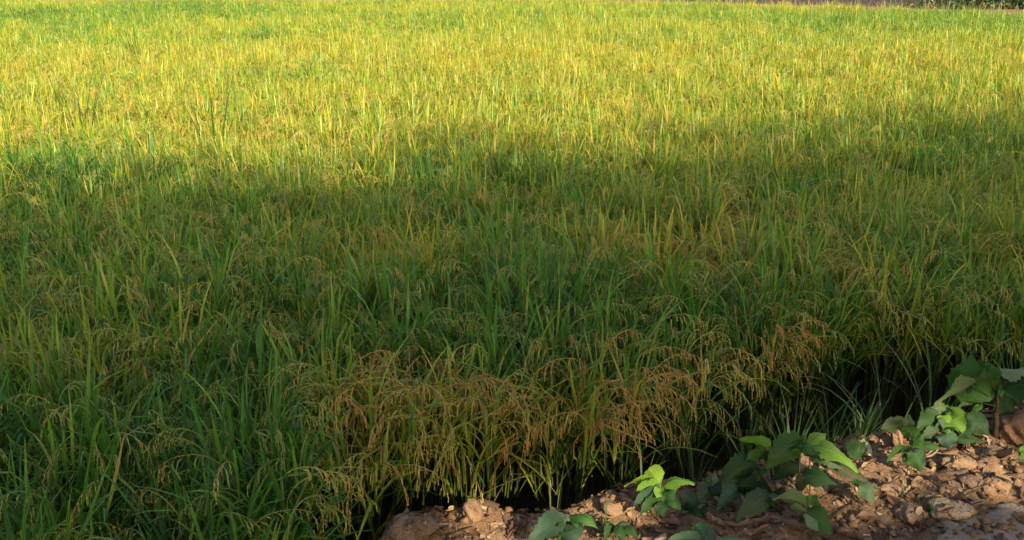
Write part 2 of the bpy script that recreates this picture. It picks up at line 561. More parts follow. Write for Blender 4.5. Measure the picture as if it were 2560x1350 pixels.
def hill_parts(seed, ntill=11, npan=9, step=0.0055, tall=1.0, plen=1.0, pup=0.0, wsc=1.0):
    """one rice hill, base at the origin: lists of part accumulators"""
    rs = np.random.default_rng(seed)
    culm = Acc(); lower = Acc(); flags = []; pans = []
    for k in range(ntill):
        az = 6.283 * k / ntill + rs.uniform(-0.3, 0.3)
        r0 = rs.uniform(0.008, 0.035)
        h = rs.uniform(0.56, 0.70) * tall
        til = rs.uniform(0.03, 0.16)
        b = np.array([math.cos(az) * r0, math.sin(az) * r0, -0.03])
        top = b + np.array([math.cos(az) * math.sin(til), math.sin(az) * math.sin(til), math.cos(til)]) * h
        m = (b + top) / 2 + np.array([rs.uniform(-.01, .01), rs.uniform(-.01, .01), 0])
        tube(culm, [b, m, top], [0.0034, 0.003, 0.0022], 4, rs.uniform(0, 0.8), 0, False)
        rr = float(rs.beta(1.7, 2.4) * 0.62)
        # lower leaves
        for f in (0.60, 0.80):
            q = b + (top - b) * f
            kk = (rs.uniform(0.45, 0.7), rs.uniform(0.6, 1.4)) if rs.random() < 0.22 else None
            blade(lower, q, az + rs.uniform(-1.6, 1.6), rs.uniform(0.15, 0.5), rs.uniform(0.6, 1.7), rs.uniform(0.26, 0.40) * tall,
                  rs.uniform(0.008, 0.0115) * wsc, float(np.clip(rr + rs.uniform(-0.12, 0.2), 0, 0.9)), 8, kk, 0, rs.uniform(-0.4, 0.4))
        for _ in range(2):
            q = b + (top - b) * rs.uniform(0.86, 1.0)
            kk = (rs.uniform(0.4, 0.7), rs.uniform(0.7, 1.7)) if rs.random() < 0.25 else None
            rb = 0.8 if rs.random() < 0.05 else float(np.clip(rr + rs.uniform(-0.15, 0.15), 0, 0.9))
            blade(lower, q, az + rs.uniform(-2.2, 2.2), rs.uniform(0.15, 0.8), rs.uniform(0.5, 1.9), rs.uniform(0.12, 0.26) * tall,
                  rs.uniform(0.006, 0.011), rb, 7, kk, 0, rs.uniform(-0.5, 0.5))
        # flag leaf
        fa = Acc()
        up = rs.random()
        t0 = rs.uniform(0.05, 0.35); t1 = t0 + (rs.uniform(0.0, 0.35) if up < 0.72 else rs.uniform(0.7, 1.7))
        kk = (rs.uniform(0.5, 0.75), rs.uniform(0.8, 1.8)) if rs.random() < 0.10 else None
        blade(fa, top, az + rs.uniform(-1.0, 1.0), t0, t1, rs.uniform(0.13, 0.27) * tall, rs.uniform(0.007, 0.0118) * wsc,
              rr, 8, kk, 0, rs.uniform(-0.6, 0.6))
        flags.append(fa)
        for _ in range((npan + ntill - 1 - k) // ntill):
            pa = Acc()
            ph = np.array([rs.uniform(-.012, .012), rs.uniform(-.012, .012), rs.uniform(-0.05, 0.08) + pup])
            tube(pa, [top - np.array([0, 0, 0.03]), top + ph], [0.0018, 0.0015], 3, 0.1, 0, False)
            panicle(pa, top + ph, az + rs.uniform(-1.6, 1.6), rs.uniform(0.14, 0.21) * tall * plen,
                    float(rs.uniform(0.0, 0.45)), rs, 1.0, 8, step, 0)
            pans.append(pa)
    return culm, lower, flags, pans

NV, NLEV = 8, 5
LEV_LEAF = [0.0, 0.15, 0.33, 0.42, 0.48]
LEV_PAN = [0.0, 0.08, 0.18, 0.36, 0.56]
def shifted(me, d):
    """the same mesh, yellower to browner"""
    if d == 0: return me
    m = me.copy()
    at = m.attributes['rnd']; n = len(at.data); arr = np.zeros(n, np.float32)
    at.data.foreach_get('value', arr)
    top = 0.86 if me.name.startswith(('rice_flag', 'rice_lower')) else 1.0
    at.data.foreach_set('value', np.clip(arr + d, 0, top).astype(np.float32))
    return m
VAR = []; HEAVY = []; VARH = []
for v in range(NV):
    culm, lower, flags, pans = hill_parts(100 + v, ntill=15, npan=12, tall=1.0 + 0.05 * math.sin(v * 2.1))
    HEAVY.append(hill_parts(200 + v, ntill=12, npan=26, tall=0.98 + 0.04 * math.sin(v * 1.3), plen=1.3, pup=0.02))
    cm = culm.mesh('rice_culms', [M_CULM]); lm = lower.mesh('rice_lower_leaves', [M_LEAF])
    fm = [f.mesh('rice_flag_leaf', [M_LEAF]) for f in flags]; pm = [p.mesh('rice_panicle', [M_PAN]) for p in pans]
    a1 = Acc(); [a1.merge(f) for f in flags]; fj = a1.mesh('rice_flag_leaves', [M_LEAF])
    a2 = Acc(); [a2.merge(f) for f in pans]; pj = a2.mesh('rice_panicles', [M_PAN])
    VAR.append([dict(culm=cm, lower=shifted(lm, LEV_LEAF[L]), flags=[shifted(f, LEV_LEAF[L]) for f in fm], pans=[shifted(p, LEV_PAN[L]) for p in pm],
                     fj=shifted(fj, LEV_LEAF[L]), pj=shifted(pj, LEV_PAN[L])) for L in range(NLEV)])

for culm, lower, flags, pans in HEAVY:
    cm = culm.mesh('rice_culms', [M_CULM]); lm = lower.mesh('rice_lower_leaves', [M_LEAF])
    fm = [f.mesh('rice_flag_leaf', [M_LEAF]) for f in flags]; pm = [p.mesh('rice_panicle', [M_PAN]) for p in pans]
    VARH.append([dict(culm=cm, lower=shifted(lm, LEV_LEAF[L] * 0.6), flags=[shifted(f, LEV_LEAF[L] * 0.5) for f in fm], pans=[shifted(p, LEV_PAN[L]) for p in pm], fj=None, pj=None) for L in range(NLEV)])

TILE, TN = 0.57, 3
def tile(seed, level, step):
    """a block of 3 x 3 hills for the far crop"""
    rs = np.random.default_rng(seed)
    out = Acc()
    for i in range(TN):
        for j in range(TN):
            parts = hill_cache[int(rs.integers(len(hill_cache)))]
            a = Acc(); a.merge(parts[0], 0); a.merge(parts[1], 1)
            for f in parts[2]: a.merge(f, 1)
            for q in parts[3]: a.merge(q, 2)
            V = np.concatenate(a.v); th = rs.uniform(0, 6.283); c, sn = math.cos(th), math.sin(th)
            sc = rs.uniform(0.9, 1.1)
            V = np.column_stack([V[:, 0] * c - V[:, 1] * sn, V[:, 0] * sn + V[:, 1] * c, V[:, 2]]) * sc
            tx_, ty_ = rs.uniform(-0.09, 0.09, 2)
            V[:, 0] += V[:, 2] * tx_; V[:, 1] += V[:, 2] * ty_
            V[:, :2] += [(i - 1) * TILE / TN + rs.uniform(-0.07, 0.07), (j - 1) * TILE / TN + rs.uniform(-0.07, 0.07)]
            m = np.concatenate([np.full(len(q), 0.0) for q in a.v])
            rnd = np.concatenate(a.rnd)
            b = Acc(); b.v = [V]; b.f = a.f; b.m = a.m; b.n = a.n; b.rnd = [rnd]; b.s = a.s; b.t = a.t
            out.merge(b)
    base = out.mesh('rice_block', [M_CULM, M_LEAF, M_PAN])
    # which points belong to leaves / panicles
    matv = np.zeros(out.n, np.int8)
    for q, k in zip(out.f, out.m): matv[list(q)] = k
    return base, matv
def tile_level(base, matv, L):
    if L == 0: return base
    m = base.copy(); at = m.attributes['rnd']; arr = np.zeros(len(at.data), np.float32)
    at.data.foreach_get('value', arr)
    arr += np.where(matv == 1, LEV_LEAF[L], np.where(matv == 2, LEV_PAN[L], 0))
    at.data.foreach_set('value', np.minimum(np.clip(arr, 0, 1), np.where(matv == 1, 0.80, 1.0)).astype(np.float32))
    return m

# where the hills stand
pts = []
sp = 0.19
rsp = np.random.default_rng(5)
for gy in np.arange(1.1, 9.0, sp):
    half = 0.62 * gy + 1.2
    for gx in np.arange(-half, half, sp):
        x = gx + rsp.uniform(-0.075, 0.075); y = gy + rsp.uniform(-0.075, 0.075)
        pts.append((x, y))
pts = np.array(pts)
sd = bank_sd(pts[:, 0], pts[:, 1])
gap = np.interp(pts[:, 0], [-1.0, -0.45, -0.1, 0.5, 0.9, 1.2, 1.8], [0.16, 0.17, 0.19, 0.23, 0.28, 0.45, 0.40])
pts = pts[sd < -gap]

def project(p):
    d = np.asarray(p, float) - EYE
    z = d @ FWD
    return PW / 2 + FPX * (d @ RIGHT) / z, PH / 2 - FPX * (d @ UP) / z, z

P3 = np.column_stack([pts, np.full(len(pts), CANOPY_Z)])
px_, py_, dz_ = project(P3)
inview = (px_ > -60) & (px_ < PW + 60) & (py_ < PH + 130) & (dz_ > 0.5)
dist = np.hypot(pts[:, 0], pts[:, 1])
order = np.argsort(np.where(inview, dist, 1e6))
N_IND, N_FULL = 300, 130
ind = order[:N_IND]
rest = np.setdiff1d(np.arange(len(pts)), ind)

# a few hills the photo lets one single out (photo pixel of the mat, label)
SPECIAL = [
    (1010, 940, 'rice plant with dense orange brown ripe panicles, left of centre near the bank'),
    (1400, 1040, 'front rice plant with brown panicles hanging over the dark gap, centre of bank edge'),
    (1650, 930, 'front rice plant with tan panicles drooping above the lime seedling'),
    (2240, 800, 'rice plant with orange drooping panicles over the dark hollow at the right'),
    (375, 1060, 'rice plant in the left foreground with one tall upright dark green blade'),
    (60, 1080, 'rice plant at the left frame edge with fanned green blades'),
    (1330, 880, 'rice plant with an arching pale blade, behind the front row at the centre'),
    (2480, 760, 'rice plant with greenish panicles above the broad round leaves at the right edge'),
]
special = {}
taken = set()
for x, y, lab in SPECIAL:
    w = onz(x, y, CANOPY_Z)
    dd = [(np.hypot(*(pts[i] - w[:2])), i) for i in ind if i not in taken]
    i = min(dd)[1]; taken.add(i); special[i] = lab

rsh = random.Random(3)
def place_label(lev, x, d):
    look = 'green' if lev < 2 else ('yellowish' if lev < 4 else 'brown tinged')
    col = 'left edge' if x < 430 else 'left half' if x < 1000 else 'middle' if x < 1560 else 'right half' if x < 2130 else 'right edge'
    row = 'foreground' if d < 2.9 else 'behind the front rows' if d < 3.7 else 'shaded near field' if d < 4.4 else 'close to the sunlit crop'
    return '%s rice plant at the %s of the photo, %s' % (look, col, row)
front_sd = bank_sd(pts[:, 0], pts[:, 1])
RP = ripe_sun_tone(pts[:, 0], pts[:, 1])
for rank, i in enumerate(ind):
    x, y = pts[i]
    lev = int(np.clip(round(float(RP[i]) * NLEV - 0.5 + rsh.uniform(-0.6, 0.6)), 0, NLEV - 1))
    heavy = rank < N_FULL and (lev >= 3 or (front_sd[i] > -0.42 and pts[i, 0] > -0.6 and rsh.random() < 0.66))
    lab_ = special.get(i, '')
    if 'brown' in lab_ or 'orange' in lab_ or 'tan panicles' in lab_: heavy, lev = True, 4
    if heavy: lev = max(lev, rsh.choice((2, 3, 3, 4)))
    v = (VARH if heavy else VAR)[rsh.randrange(NV)][lev]
    root = empty('rice_plant', (x, y, SOIL_Z))
    root.rotation_euler = (rsh.uniform(-0.07, 0.07), rsh.uniform(-0.07, 0.07), rsh.uniform(0, 6.283))
    sc = rsh.uniform(0.92, 1.08)
    root.scale = (sc, sc, sc * rsh.uniform(0.95, 1.03))
    edge = front_sd[i] > -0.42
    fan = []                                # blades that set a hill apart: azimuth, tilt, bend, length, width, tone
    if 'tall upright' in lab_: fan = [(1.2, 0.03, 0.10, 0.44, 0.017, 0.08)]
    elif 'fanned' in lab_: fan = [(0.2, 0.30, 0.45, 0.34, 0.013, 0.30), (0.35, 0.48, 0.6, 0.36, 0.014, 0.34), (3.3, 0.15, 0.25, 0.30, 0.012, 0.26), (0.0, 0.12, 0.2, 0.32, 0.013, 0.3)]
    elif 'arching pale' in lab_: fan = [(0.3, 0.35, 2.1, 0.42, 0.012, 0.58)]
    for az_, t0_, t1_, ln_, w_, tone_ in fan:
        fa = Acc(); blade(fa, (0.01, -0.02, 0.60), az_ - root.rotation_euler.z, t0_, t1_, ln_, w_, tone_, 10)
        obj('flag_leaf', fa.mesh('rice_flag_leaf', [M_LEAF]), root)
    if i in special: tag(root, special[i], 'rice plant', 'rice plants nearest the bank' if edge else 'shaded rice plants in the near field')
    elif edge: tag(root, ('green rice plant with drooping panicles in the first rows along the bank' if lev < 2 else 'rice plant with tan ripe panicles in the first rows along the bank'), 'rice plant', 'rice plants nearest the bank')
    else: tag(root, place_label(lev, px_[i], dist[i]), 'rice plant', 'shaded rice plants in the near field')
    tag(obj('culms', v['culm'], root), kind='stuff'); tag(obj('lower_leaves', v['lower'], root), kind='stuff')
    if rank < N_FULL:
        for m in v['flags']: obj('flag_leaf', m, root)
        for m in v['pans']: obj('panicle', m, root)
    else:
        tag(obj('flag_leaves', v['fj'], root), kind='stuff'); tag(obj('panicles', v['pj'], root), kind='stuff')

# the rest of the crop: one object, hills scattered by geometry nodes
def scatter(name, P, variants, picks, turns, sizes):
    me = bpy.data.meshes.new(name)
    me.from_pydata([(float(x), float(y), float(z)) for x, y, z in P], [], [])
    n = len(P)
    at = me.attributes.new('pick', 'INT', 'POINT'); at.data.foreach_set('value', np.asarray(picks).astype(np.int32))
    at = me.attributes.new('turn', 'FLOAT_VECTOR', 'POINT')
    at.data.foreach_set('vector', np.asarray(turns).astype(np.float32).ravel())
    at = me.attributes.new('size', 'FLOAT', 'POINT'); at.data.foreach_set('value', np.asarray(sizes).astype(np.float32))
    col = bpy.data.collections.new(name + '_kinds')
    for k, m in enumerate(variants):
        col.objects.link(bpy.data.objects.new('%s_kind_%03d' % (name, k), m))
    o = obj(name, me)
    ng = bpy.data.node_groups.new(name, 'GeometryNodeTree')
    ng.interface.new_socket('Geometry', in_out='INPUT', socket_type='NodeSocketGeometry')
    ng.interface.new_socket('Geometry', in_out='OUTPUT', socket_type='NodeSocketGeometry')
    gi = ng.nodes.new('NodeGroupInput'); go = ng.nodes.new('NodeGroupOutput')
    ci = ng.nodes.new('GeometryNodeCollectionInfo')
    ci.inputs['Collection'].default_value = col
    ci.inputs['Separate Children'].default_value = True
    ci.inputs['Reset Children'].default_value = True
    iop = ng.nodes.new('GeometryNodeInstanceOnPoints')
    iop.inputs['Pick Instance'].default_value = True
    def na(nm, typ):
        a = ng.nodes.new('GeometryNodeInputNamedAttribute'); a.data_type = typ; a.inputs[0].default_value = nm
        return a.outputs[0]
    e2r = ng.nodes.new('FunctionNodeEulerToRotation')
    ng.links.new(na('turn', 'FLOAT_VECTOR'), e2r.inputs[0])
    ng.links.new(gi.outputs[0], iop.inputs['Points'])
    ng.links.new(ci.outputs[0], iop.inputs['Instance'])
    ng.links.new(na('pick', 'INT'), iop.inputs['Instance Index'])
    ng.links.new(e2r.outputs[0], iop.inputs['Rotation'])
    ng.links.new(na('size', 'FLOAT'), iop.inputs['Scale'])
    ng.links.new(iop.outputs[0], go.inputs[0])
    md = o.modifiers.new('scatter', 'NODES'); md.node_group = ng
    return o

hill_cache = [hill_parts(300 + k, ntill=15, npan=6, step=0.010, tall=0.97 + 0.03 * (k % 5 - 2), wsc=0.8) for k in range(9)]
NT_ = 6
kinds = []
for k in range(NT_):
    base, matv = tile(900 + k, 0, 0.01)
    kinds += [tile_level(base, matv, L) for L in range(NLEV)]
def one_hill(parts):
    a = Acc(); a.merge(parts[0], 0); a.merge(parts[1], 1)
    for f in parts[2]: a.merge(f, 1)
    for q in parts[3]: a.merge(q, 2)
    m = a.mesh('rice_hill', [M_CULM, M_LEAF, M_PAN]); mv = np.zeros(a.n, np.int8)
    for q, k in zip(a.f, a.m): mv[list(q)] = k
    return [tile_level(m, mv, L) for L in range(NLEV)]
n_tiles = len(kinds)
for k in range(5): kinds += one_hill(hill_cache[k])
rs = np.random.default_rng(9)
C, PK, TU, SZ = [], [], [], []
def add_inst(x, y, single):
    lev = int(np.clip(round(float(ripe_sun_tone(x, y)) * NLEV - 0.5 + rs.uniform(-0.6, 0.6)), 0, NLEV - 1))
    C.append((x, y, SOIL_Z))
    PK.append(n_tiles + int(rs.integers(5)) * NLEV + lev if single else int(rs.integers(NT_)) * NLEV + lev)
    TU.append((rs.uniform(-0.03, 0.03), rs.uniform(-0.03, 0.03), rs.uniform(0, 6.283) if single else math.pi / 2 * int(rs.integers(4)) + rs.uniform(-0.15, 0.15)))
    SZ.append(rs.uniform(0.94, 1.08))
Y_SPLIT = 5.4
for i in rest:
    if pts[i, 1] < Y_SPLIT: add_inst(pts[i, 0], pts[i, 1], True)
kept = []
for i in ind:
    if pts[i, 1] >= Y_SPLIT: print('individual beyond split', pts[i])
for gy in np.arange(Y_SPLIT + TILE / 2 - 0.05, 28.5, TILE):
    half = 0.60 * gy + 1.5
    for gx in np.arange(-half, half, TILE):
        x = gx + rs.uniform(-0.05, 0.05); y = gy + rs.uniform(-0.05, 0.05)
        if y > far_y(x) - 0.1 or bank_sd(x, y) > -0.6: continue
        add_inst(x, y, False)
tag(scatter('rice_crop', C, kinds, PK, TU, SZ), 'ripening yellow green rice crop filling the field to its far edge', 'rice', kind='stuff')
print('individual hills', len(ind), 'instances', len(C), 'split at', Y_SPLIT, 'max y of individuals', pts[ind][:, 1].max())

# ------------------------------------------------------------------ broad-leaved weeds on the bank
def broad_leaf(path, wdir, width, shape='ovate', fold=0.25, serr=0.0, nl=12, nw=7, wave=0.0, seed=0):
    """curved leaf sheet along path; returns Acc"""
    rs = np.random.default_rng(seed)
    path = np.asarray(path, float)
    idx = np.linspace(0, len(path) - 1, nl)
    P = np.array([np.interp(idx, np.arange(len(path)), path[:, c]) for c in range(3)]).T
    tan = np.gradient(P, axis=0)
    L = np.linalg.norm(path[-1] - path[0])
    V = []; S = []; T = []
    ph = rs.uniform(0, 6.28); edge = rs.uniform(-0.14, 0.07, (nl, 2))
    for i in range(nl):
        s = i / (nl - 1)
        t = unit(tan[i]); w = unit(wdir - t * np.dot(wdir, t)); nrm = np.cross(w, t)
        if shape == 'round':
            ww = math.sqrt(max(0, 1 - (2 * max(s, 0.10) - 1.0) ** 2)) ** 0.9
        elif shape == 'blunt':
            ww = min(1, (s * 2.2 + 0.12)) * (1 - s ** 7) ** 0.5
        elif shape == 'lance':
            ww = math.sin(math.pi * min(1, s * 0.92 + 0.08)) ** 1.0
        else:
            ww = math.sin(math.pi * s ** 0.68) ** 0.85 if 0 < s < 1 else 0.02
        ww = max(ww, 0.015)
        for j in range(nw):
            u = 2 * j / (nw - 1) - 1
            k = ww
            if serr and abs(u) > 0.99: k *= 1 + serr * (1 if i % 2 else -1) + edge[i, 0 if u < 0 else 1]
            back = -0.16 * L * u * u * (1 - s) ** 3 if shape == 'round' else -0.05 * L * u * u * (1 - s)
            q = P[i] + w * 0.5 * width * k * u + t * back
            q = q + nrm * (fold * 0.5 * width * k * abs(u) + wave * width * math.sin(ph + s * 9 + u * 2.0) * abs(u))
            V.append(q); S.append(s); T.append(u)
    F = []
    for i in range(nl - 1):
        for j in range(nw - 1):
            b = i * nw + j
            F.append((b, b + 1, b + nw + 1, b + nw))
    a = Acc(); a.add(V, F, 0.5, S, 0, T)
    return a

TONE = dict(dark=(0.028, 0.075, 0.020), deep=(0.018, 0.05, 0.015), mid=(0.05, 0.125, 0.026), green=(0.065, 0.16, 0.03), bright=(0.14, 0.27, 0.04),
            lime=(0.20, 0.33, 0.045), pale=(0.18, 0.25, 0.12), grey=(0.07, 0.11, 0.06), blue=(0.045, 0.10, 0.06), brown=(0.05, 0.055, 0.025), white=(0.42, 0.40, 0.28))

def weed(name, label, base, stems, leaves, cat='weed', woody=0.0025, smat=None):
    """base, stem and leaf ends are photo pixels; depth comes from the foot on the bank, plus offsets in metres"""
    g = onz(base[0], base[1], 0.0)
    gz = float(bank_hs(g[0], g[1]))
    g = onz(base[0], base[1], gz); gz = float(bank_hs(g[0], g[1])); g[2] = gz
    root = empty(name, g)
    Y = g[1]
    sa = Acc()
    for st in stems:
        (x0, y0), (x1, y1) = st[0], st[1]
        r0 = st[2] if len(st) > 2 else woody
        d0 = st[3] if len(st) > 3 else 0.0
        p0 = ony(x0, y0, Y + d0); p1 = ony(x1, y1, Y + (st[4] if len(st) > 4 else 0.0))
        if y0 >= base[1] - 14: p0[2] = min(p0[2], float(bank_hs(p0[0], p0[1]))) - 0.012
        m = (p0 + p1) / 2 + np.array([0.004, 0.0, 0.0])
        tube(sa, [p0 - g, m - g, p1 - g], [r0, r0 * 0.85, r0 * 0.65], 6)
    obj('stem', sa.mesh('weed_stem', [smat or M_STEM]), root)
    rx = random.Random(len(label) * 7 + int(base[0]))
    extra = []
    for lf in leaves[:]:
        for _ in range(0 if len(leaves) < 4 else rx.choice((0, 1, 1, 2)) if len(leaves) < 15 else 2):       # small leaves that crowd the stalks
            ax_, ay_ = lf[0] + rx.uniform(-8, 8), lf[1] + rx.uniform(-2, 16)
            an = rx.uniform(0, 6.28); ln = rx.uniform(18, 34)
            extra.append((ax_, ay_, ax_ + math.cos(an) * ln, ay_ + abs(math.sin(an)) * ln * 0.7, rx.uniform(13, 22), lf[5] + rx.uniform(-.03, .04), lf[5] + rx.uniform(-.05, .05), rx.uniform(1, 6), rx.uniform(10, 60), rx.choice(('dark', 'mid', 'mid', 'green', 'grey')), 'ovate'))
    for k, lf in enumerate(list(leaves) + extra):
        bx, by, tx, ty, w, db, dt, bend, roll, tone = lf[:10]
        shape = lf[10] if len(lf) > 10 else 'ovate'
        p0 = ony(bx, by, Y + db); p1 = ony(tx, ty, Y + dt)
        scale = np.linalg.norm(p0 - EYE) / FPX
        ax = unit(p1 - p0); view = unit((p0 + p1) / 2 - EYE)
        wd = unit(np.cross(ax, view)); nr = np.cross(wd, ax)
        wd = wd * math.cos(R(roll)) + nr * math.sin(R(roll))
        upd = np.array([0, 0, 1.0])
        path = []
        for i in range(7):
            s = i / 6
            path.append(p0 + (p1 - p0) * s + upd * bend * scale * 4 * s * (1 - s) - g)
        for q in path:                       # never below the soil
            zz = float(bank_hs(q[0] + g[0], q[1] + g[1])) + 0.006
            if q[2] + g[2] < zz: q[2] = zz - g[2]
        a = broad_leaf(path, wd, w * 1.12 * scale, shape, random.uniform(0.15, 0.4), 0.06, 17, 7, 0.08, hash((bx, by)) % 1000)
        o = obj('leaf', a.mesh('weed_leaf', [M_BROAD]), root)
        c = np.array(TONE[tone]) * random.uniform(0.88, 1.12)
        o.color = (*c.tolist(), 1)
    tag(root, label, cat, 'broad leaved weeds on the bank')
    return root

weed('seedling', 'bright lime green seedling on the bank edge, four spreading leaves', (1648, 1300),
     [((1640, 1305), (1650, 1212), 0.003), ((1655, 1300), (1665, 1240), 0.002), ((1632, 1302), (1625, 1250), 0.0015)],
     [(1648, 1210, 1622, 1170, 46, 0.0, 0.01, 2, 12, 'lime', 'blunt'),
      (1646, 1213, 1560, 1216, 34, 0, -0.02, 12, 62, 'lime', 'lance'),
      (1652, 1217, 1736, 1212, 40, 0, -0.02, 16, 52, 'bright', 'lance'),
      (1644, 1214, 1590, 1228, 36, -0.02, -0.05, 6, 40, 'bright', 'ovate'),
      (1650, 1222, 1640, 1245, 26, -0.03, -0.06, 2, 30, 'bright', 'ovate'),
      (1652, 1228, 1580, 1268, 40, -0.02, -0.07, 8, 45, 'blue', 'ovate'),
      (1655, 1230, 1688, 1252, 42, -0.01, -0.04, 6, 25, 'dark', 'ovate'),
      (1650, 1242, 1600, 1290, 34, -0.03, -0.08, 10, 40, 'dark', 'ovate'),
      (1660, 1245, 1702, 1275, 38, -0.02, -0.06, 10, 35, 'dark', 'ovate'),
      (1648, 1255, 1660, 1295, 30, -0.05, -0.08, 4, 20, 'deep', 'ovate'),
      (1655, 1240, 1695, 1222, 26, 0.02, 0.03, 4, 30, 'mid', 'ovate')])

weed('small_weed', 'small grey green weed standing between the lime seedling and the large weed', (1780, 1272),
     [((1780, 1274), (1777, 1213), 0.002), ((1738, 1285), (1722, 1255), 0.0015)],
     [(1778, 1214, 1748, 1264, 46, 0, -0.03, 6, 15, 'grey', 'ovate'), (1777, 1213, 1788, 1176, 26, 0, 0.02, 2, 50, 'pale', 'ovate'),
      (1776, 1212, 1754, 1196, 26, 0, 0.0, 2, 45, 'grey', 'lance'), (1778, 1216, 1806, 1226, 36, 0, -0.02, 4, 30, 'blue', 'ovate'),
      (1742, 1270, 1698, 1240, 42, -0.03, -0.01, 4, 10, 'blue', 'ovate'), (1736, 1272, 1762, 1262, 26, -0.03, -0.04, 4, 65, 'pale', 'lance'),
      (1732, 1278, 1760, 1290, 34, -0.05, -0.07, 4, 35, 'dark', 'ovate')])

weed('large_weed', 'largest leafy weed on the bank with broad dark green serrated leaves', (1985, 1262),
     [((1985, 1264), (2003, 1108), 0.0035), ((2022, 1275), (2024, 1116), 0.003, -0.03, 0.0), ((1945, 1255), (1922, 1122), 0.0025, 0, -0.02),
      ((1975, 1262), (1890, 1170), 0.002, 0, -0.03), ((2003, 1180), (2005, 1190), 0.0015), ((2040, 1262), (2042, 1180), 0.002, 0.02, 0.02),
      ((1960, 1262), (1925, 1238), 0.002, -0.02, -0.08), ((1965, 1255), (1965, 1185), 0.0018, 0.03, 0.05), ((2010, 1130), (2062, 1150), 0.0015, 0, 0.02)],
     [(1924, 1120, 1850, 1100, 36, -0.02, -0.01, 6, 50, 'bright', 'ovate'),
      (1892, 1166, 1803, 1205, 74, -0.03, -0.06, 8, 8, 'dark', 'ovate'),
      (1916, 1134, 1866, 1152, 40, -0.02, -0.03, 6, 42, 'mid', 'ovate'),
      (2004, 1106, 1913, 1176, 62, 0.0, -0.06, 16, 18, 'mid', 'ovate'),
      (1988, 1138, 1928, 1200, 66, 0.02, -0.02, 4, 5, 'deep', 'ovate'),
      (1998, 1112, 1945, 1104, 30, 0.03, 0.05, 4, 60, 'pale', 'lance'),
      (2022, 1116, 2066, 1083, 38, 0.0, 0.02, 6, 25, 'lime', 'ovate'),
      (2024, 1118, 2145, 1182, 46, -0.01, -0.06, 20, 38, 'bright', 'ovate'),
      (2026, 1126, 2108, 1174, 44, 0.0, -0.04, 8, 35, 'grey', 'ovate'),
      (2050, 1146, 2186, 1214, 40, 0.03, 0.0, 8, 40, 'brown', 'ovate'),
      (2004, 1190, 2094, 1214, 46, -0.03, -0.06, 10, 32, 'dark', 'ovate'),
      (1862, 1208, 1788, 1278, 42, -0.05, -0.12, 6, 28, 'blue', 'ovate'),
      (1928, 1236, 1848, 1214, 52, -0.06, -0.08, 4, 25, 'deep', 'blunt'),
      (1920, 1238, 1840, 1308, 52, -0.08, -0.17, 10, 18, 'grey', 'ovate'),
      (2008, 1190, 1996, 1238, 28, -0.04, -0.06, 2, 25, 'brown', 'ovate'),
      (1930, 1238, 1965, 1232, 34, -0.05, -0.07, 6, 40, 'deep', 'ovate'),
      (2008, 1120, 2040, 1136, 26, -0.03, -0.05, 3, 20, 'green', 'ovate'),
      (2003, 1108, 2012, 1085, 18, 0.0, 0.01, 2, 30, 'green', 'lance'),
      (1880, 1172, 1905, 1205, 34, -0.05, -0.07, 2, 20, 'deep', 'ovate')])

weed('sprout', 'low sprout with pale streaked leaves in front of the large weed', (2020, 1318),
     [((2022, 1320), (2012, 1258), 0.002), ((2012, 1285), (2022, 1240), 0.0014), ((2018, 1290), (2035, 1245), 0.0014)],
     [(2010, 1262, 1932, 1250, 40, 0, -0.02, 12, 48, 'pale', 'ovate'), (2012, 1284, 1972, 1264, 26, -0.01, -0.02, 4, 50, 'pale', 'lance'),
      (2012, 1280, 2082, 1340, 58, -0.01, -0.06, 12, 22, 'green', 'ovate'), (2018, 1262, 2024, 1236, 18, 0, 0.01, 2, 20, 'bright', 'lance'),
      (2028, 1244, 2052, 1268, 24, 0.01, 0, 4, 30, 'mid', 'ovate'), (2014, 1284, 2050, 1330, 30, -0.03, -0.07, 2, 45, 'pale', 'lance')])

weed('drooping_weed', 'weed with one drooping grey ribbed leaf right of the large weed', (2178, 1268),
     [((2180, 1270), (2152, 1216), 0.0018)],
     [(2150, 1214, 2188, 1262, 42, 0, -0.03, 8, 18, 'grey', 'ovate'), (2152, 1214, 2128, 1206, 24, 0, 0, 3, 50, 'dark', 'lance'), (2152, 1216, 2196, 1222, 24, 0.01, 0.02, 6, 50, 'dark', 'ovate')])

weed('round_leaf_weed', 'little weed with one round dark leaf beside a pale withered leaf at the bank edge', (2150, 1156),
     [((2150, 1158), (2152, 1106), 0.0018)],
     [(2150, 1104, 2136, 1150, 42, -0.01, -0.03, 4, 15, 'dark', 'round'), (2154, 1102, 2182, 1144, 26, 0, -0.01, 4, 40, 'white', 'ovate'),
      (2152, 1106, 2160, 1090, 16, 0.01, 0.02, 2, 30, 'pale', 'lance')])

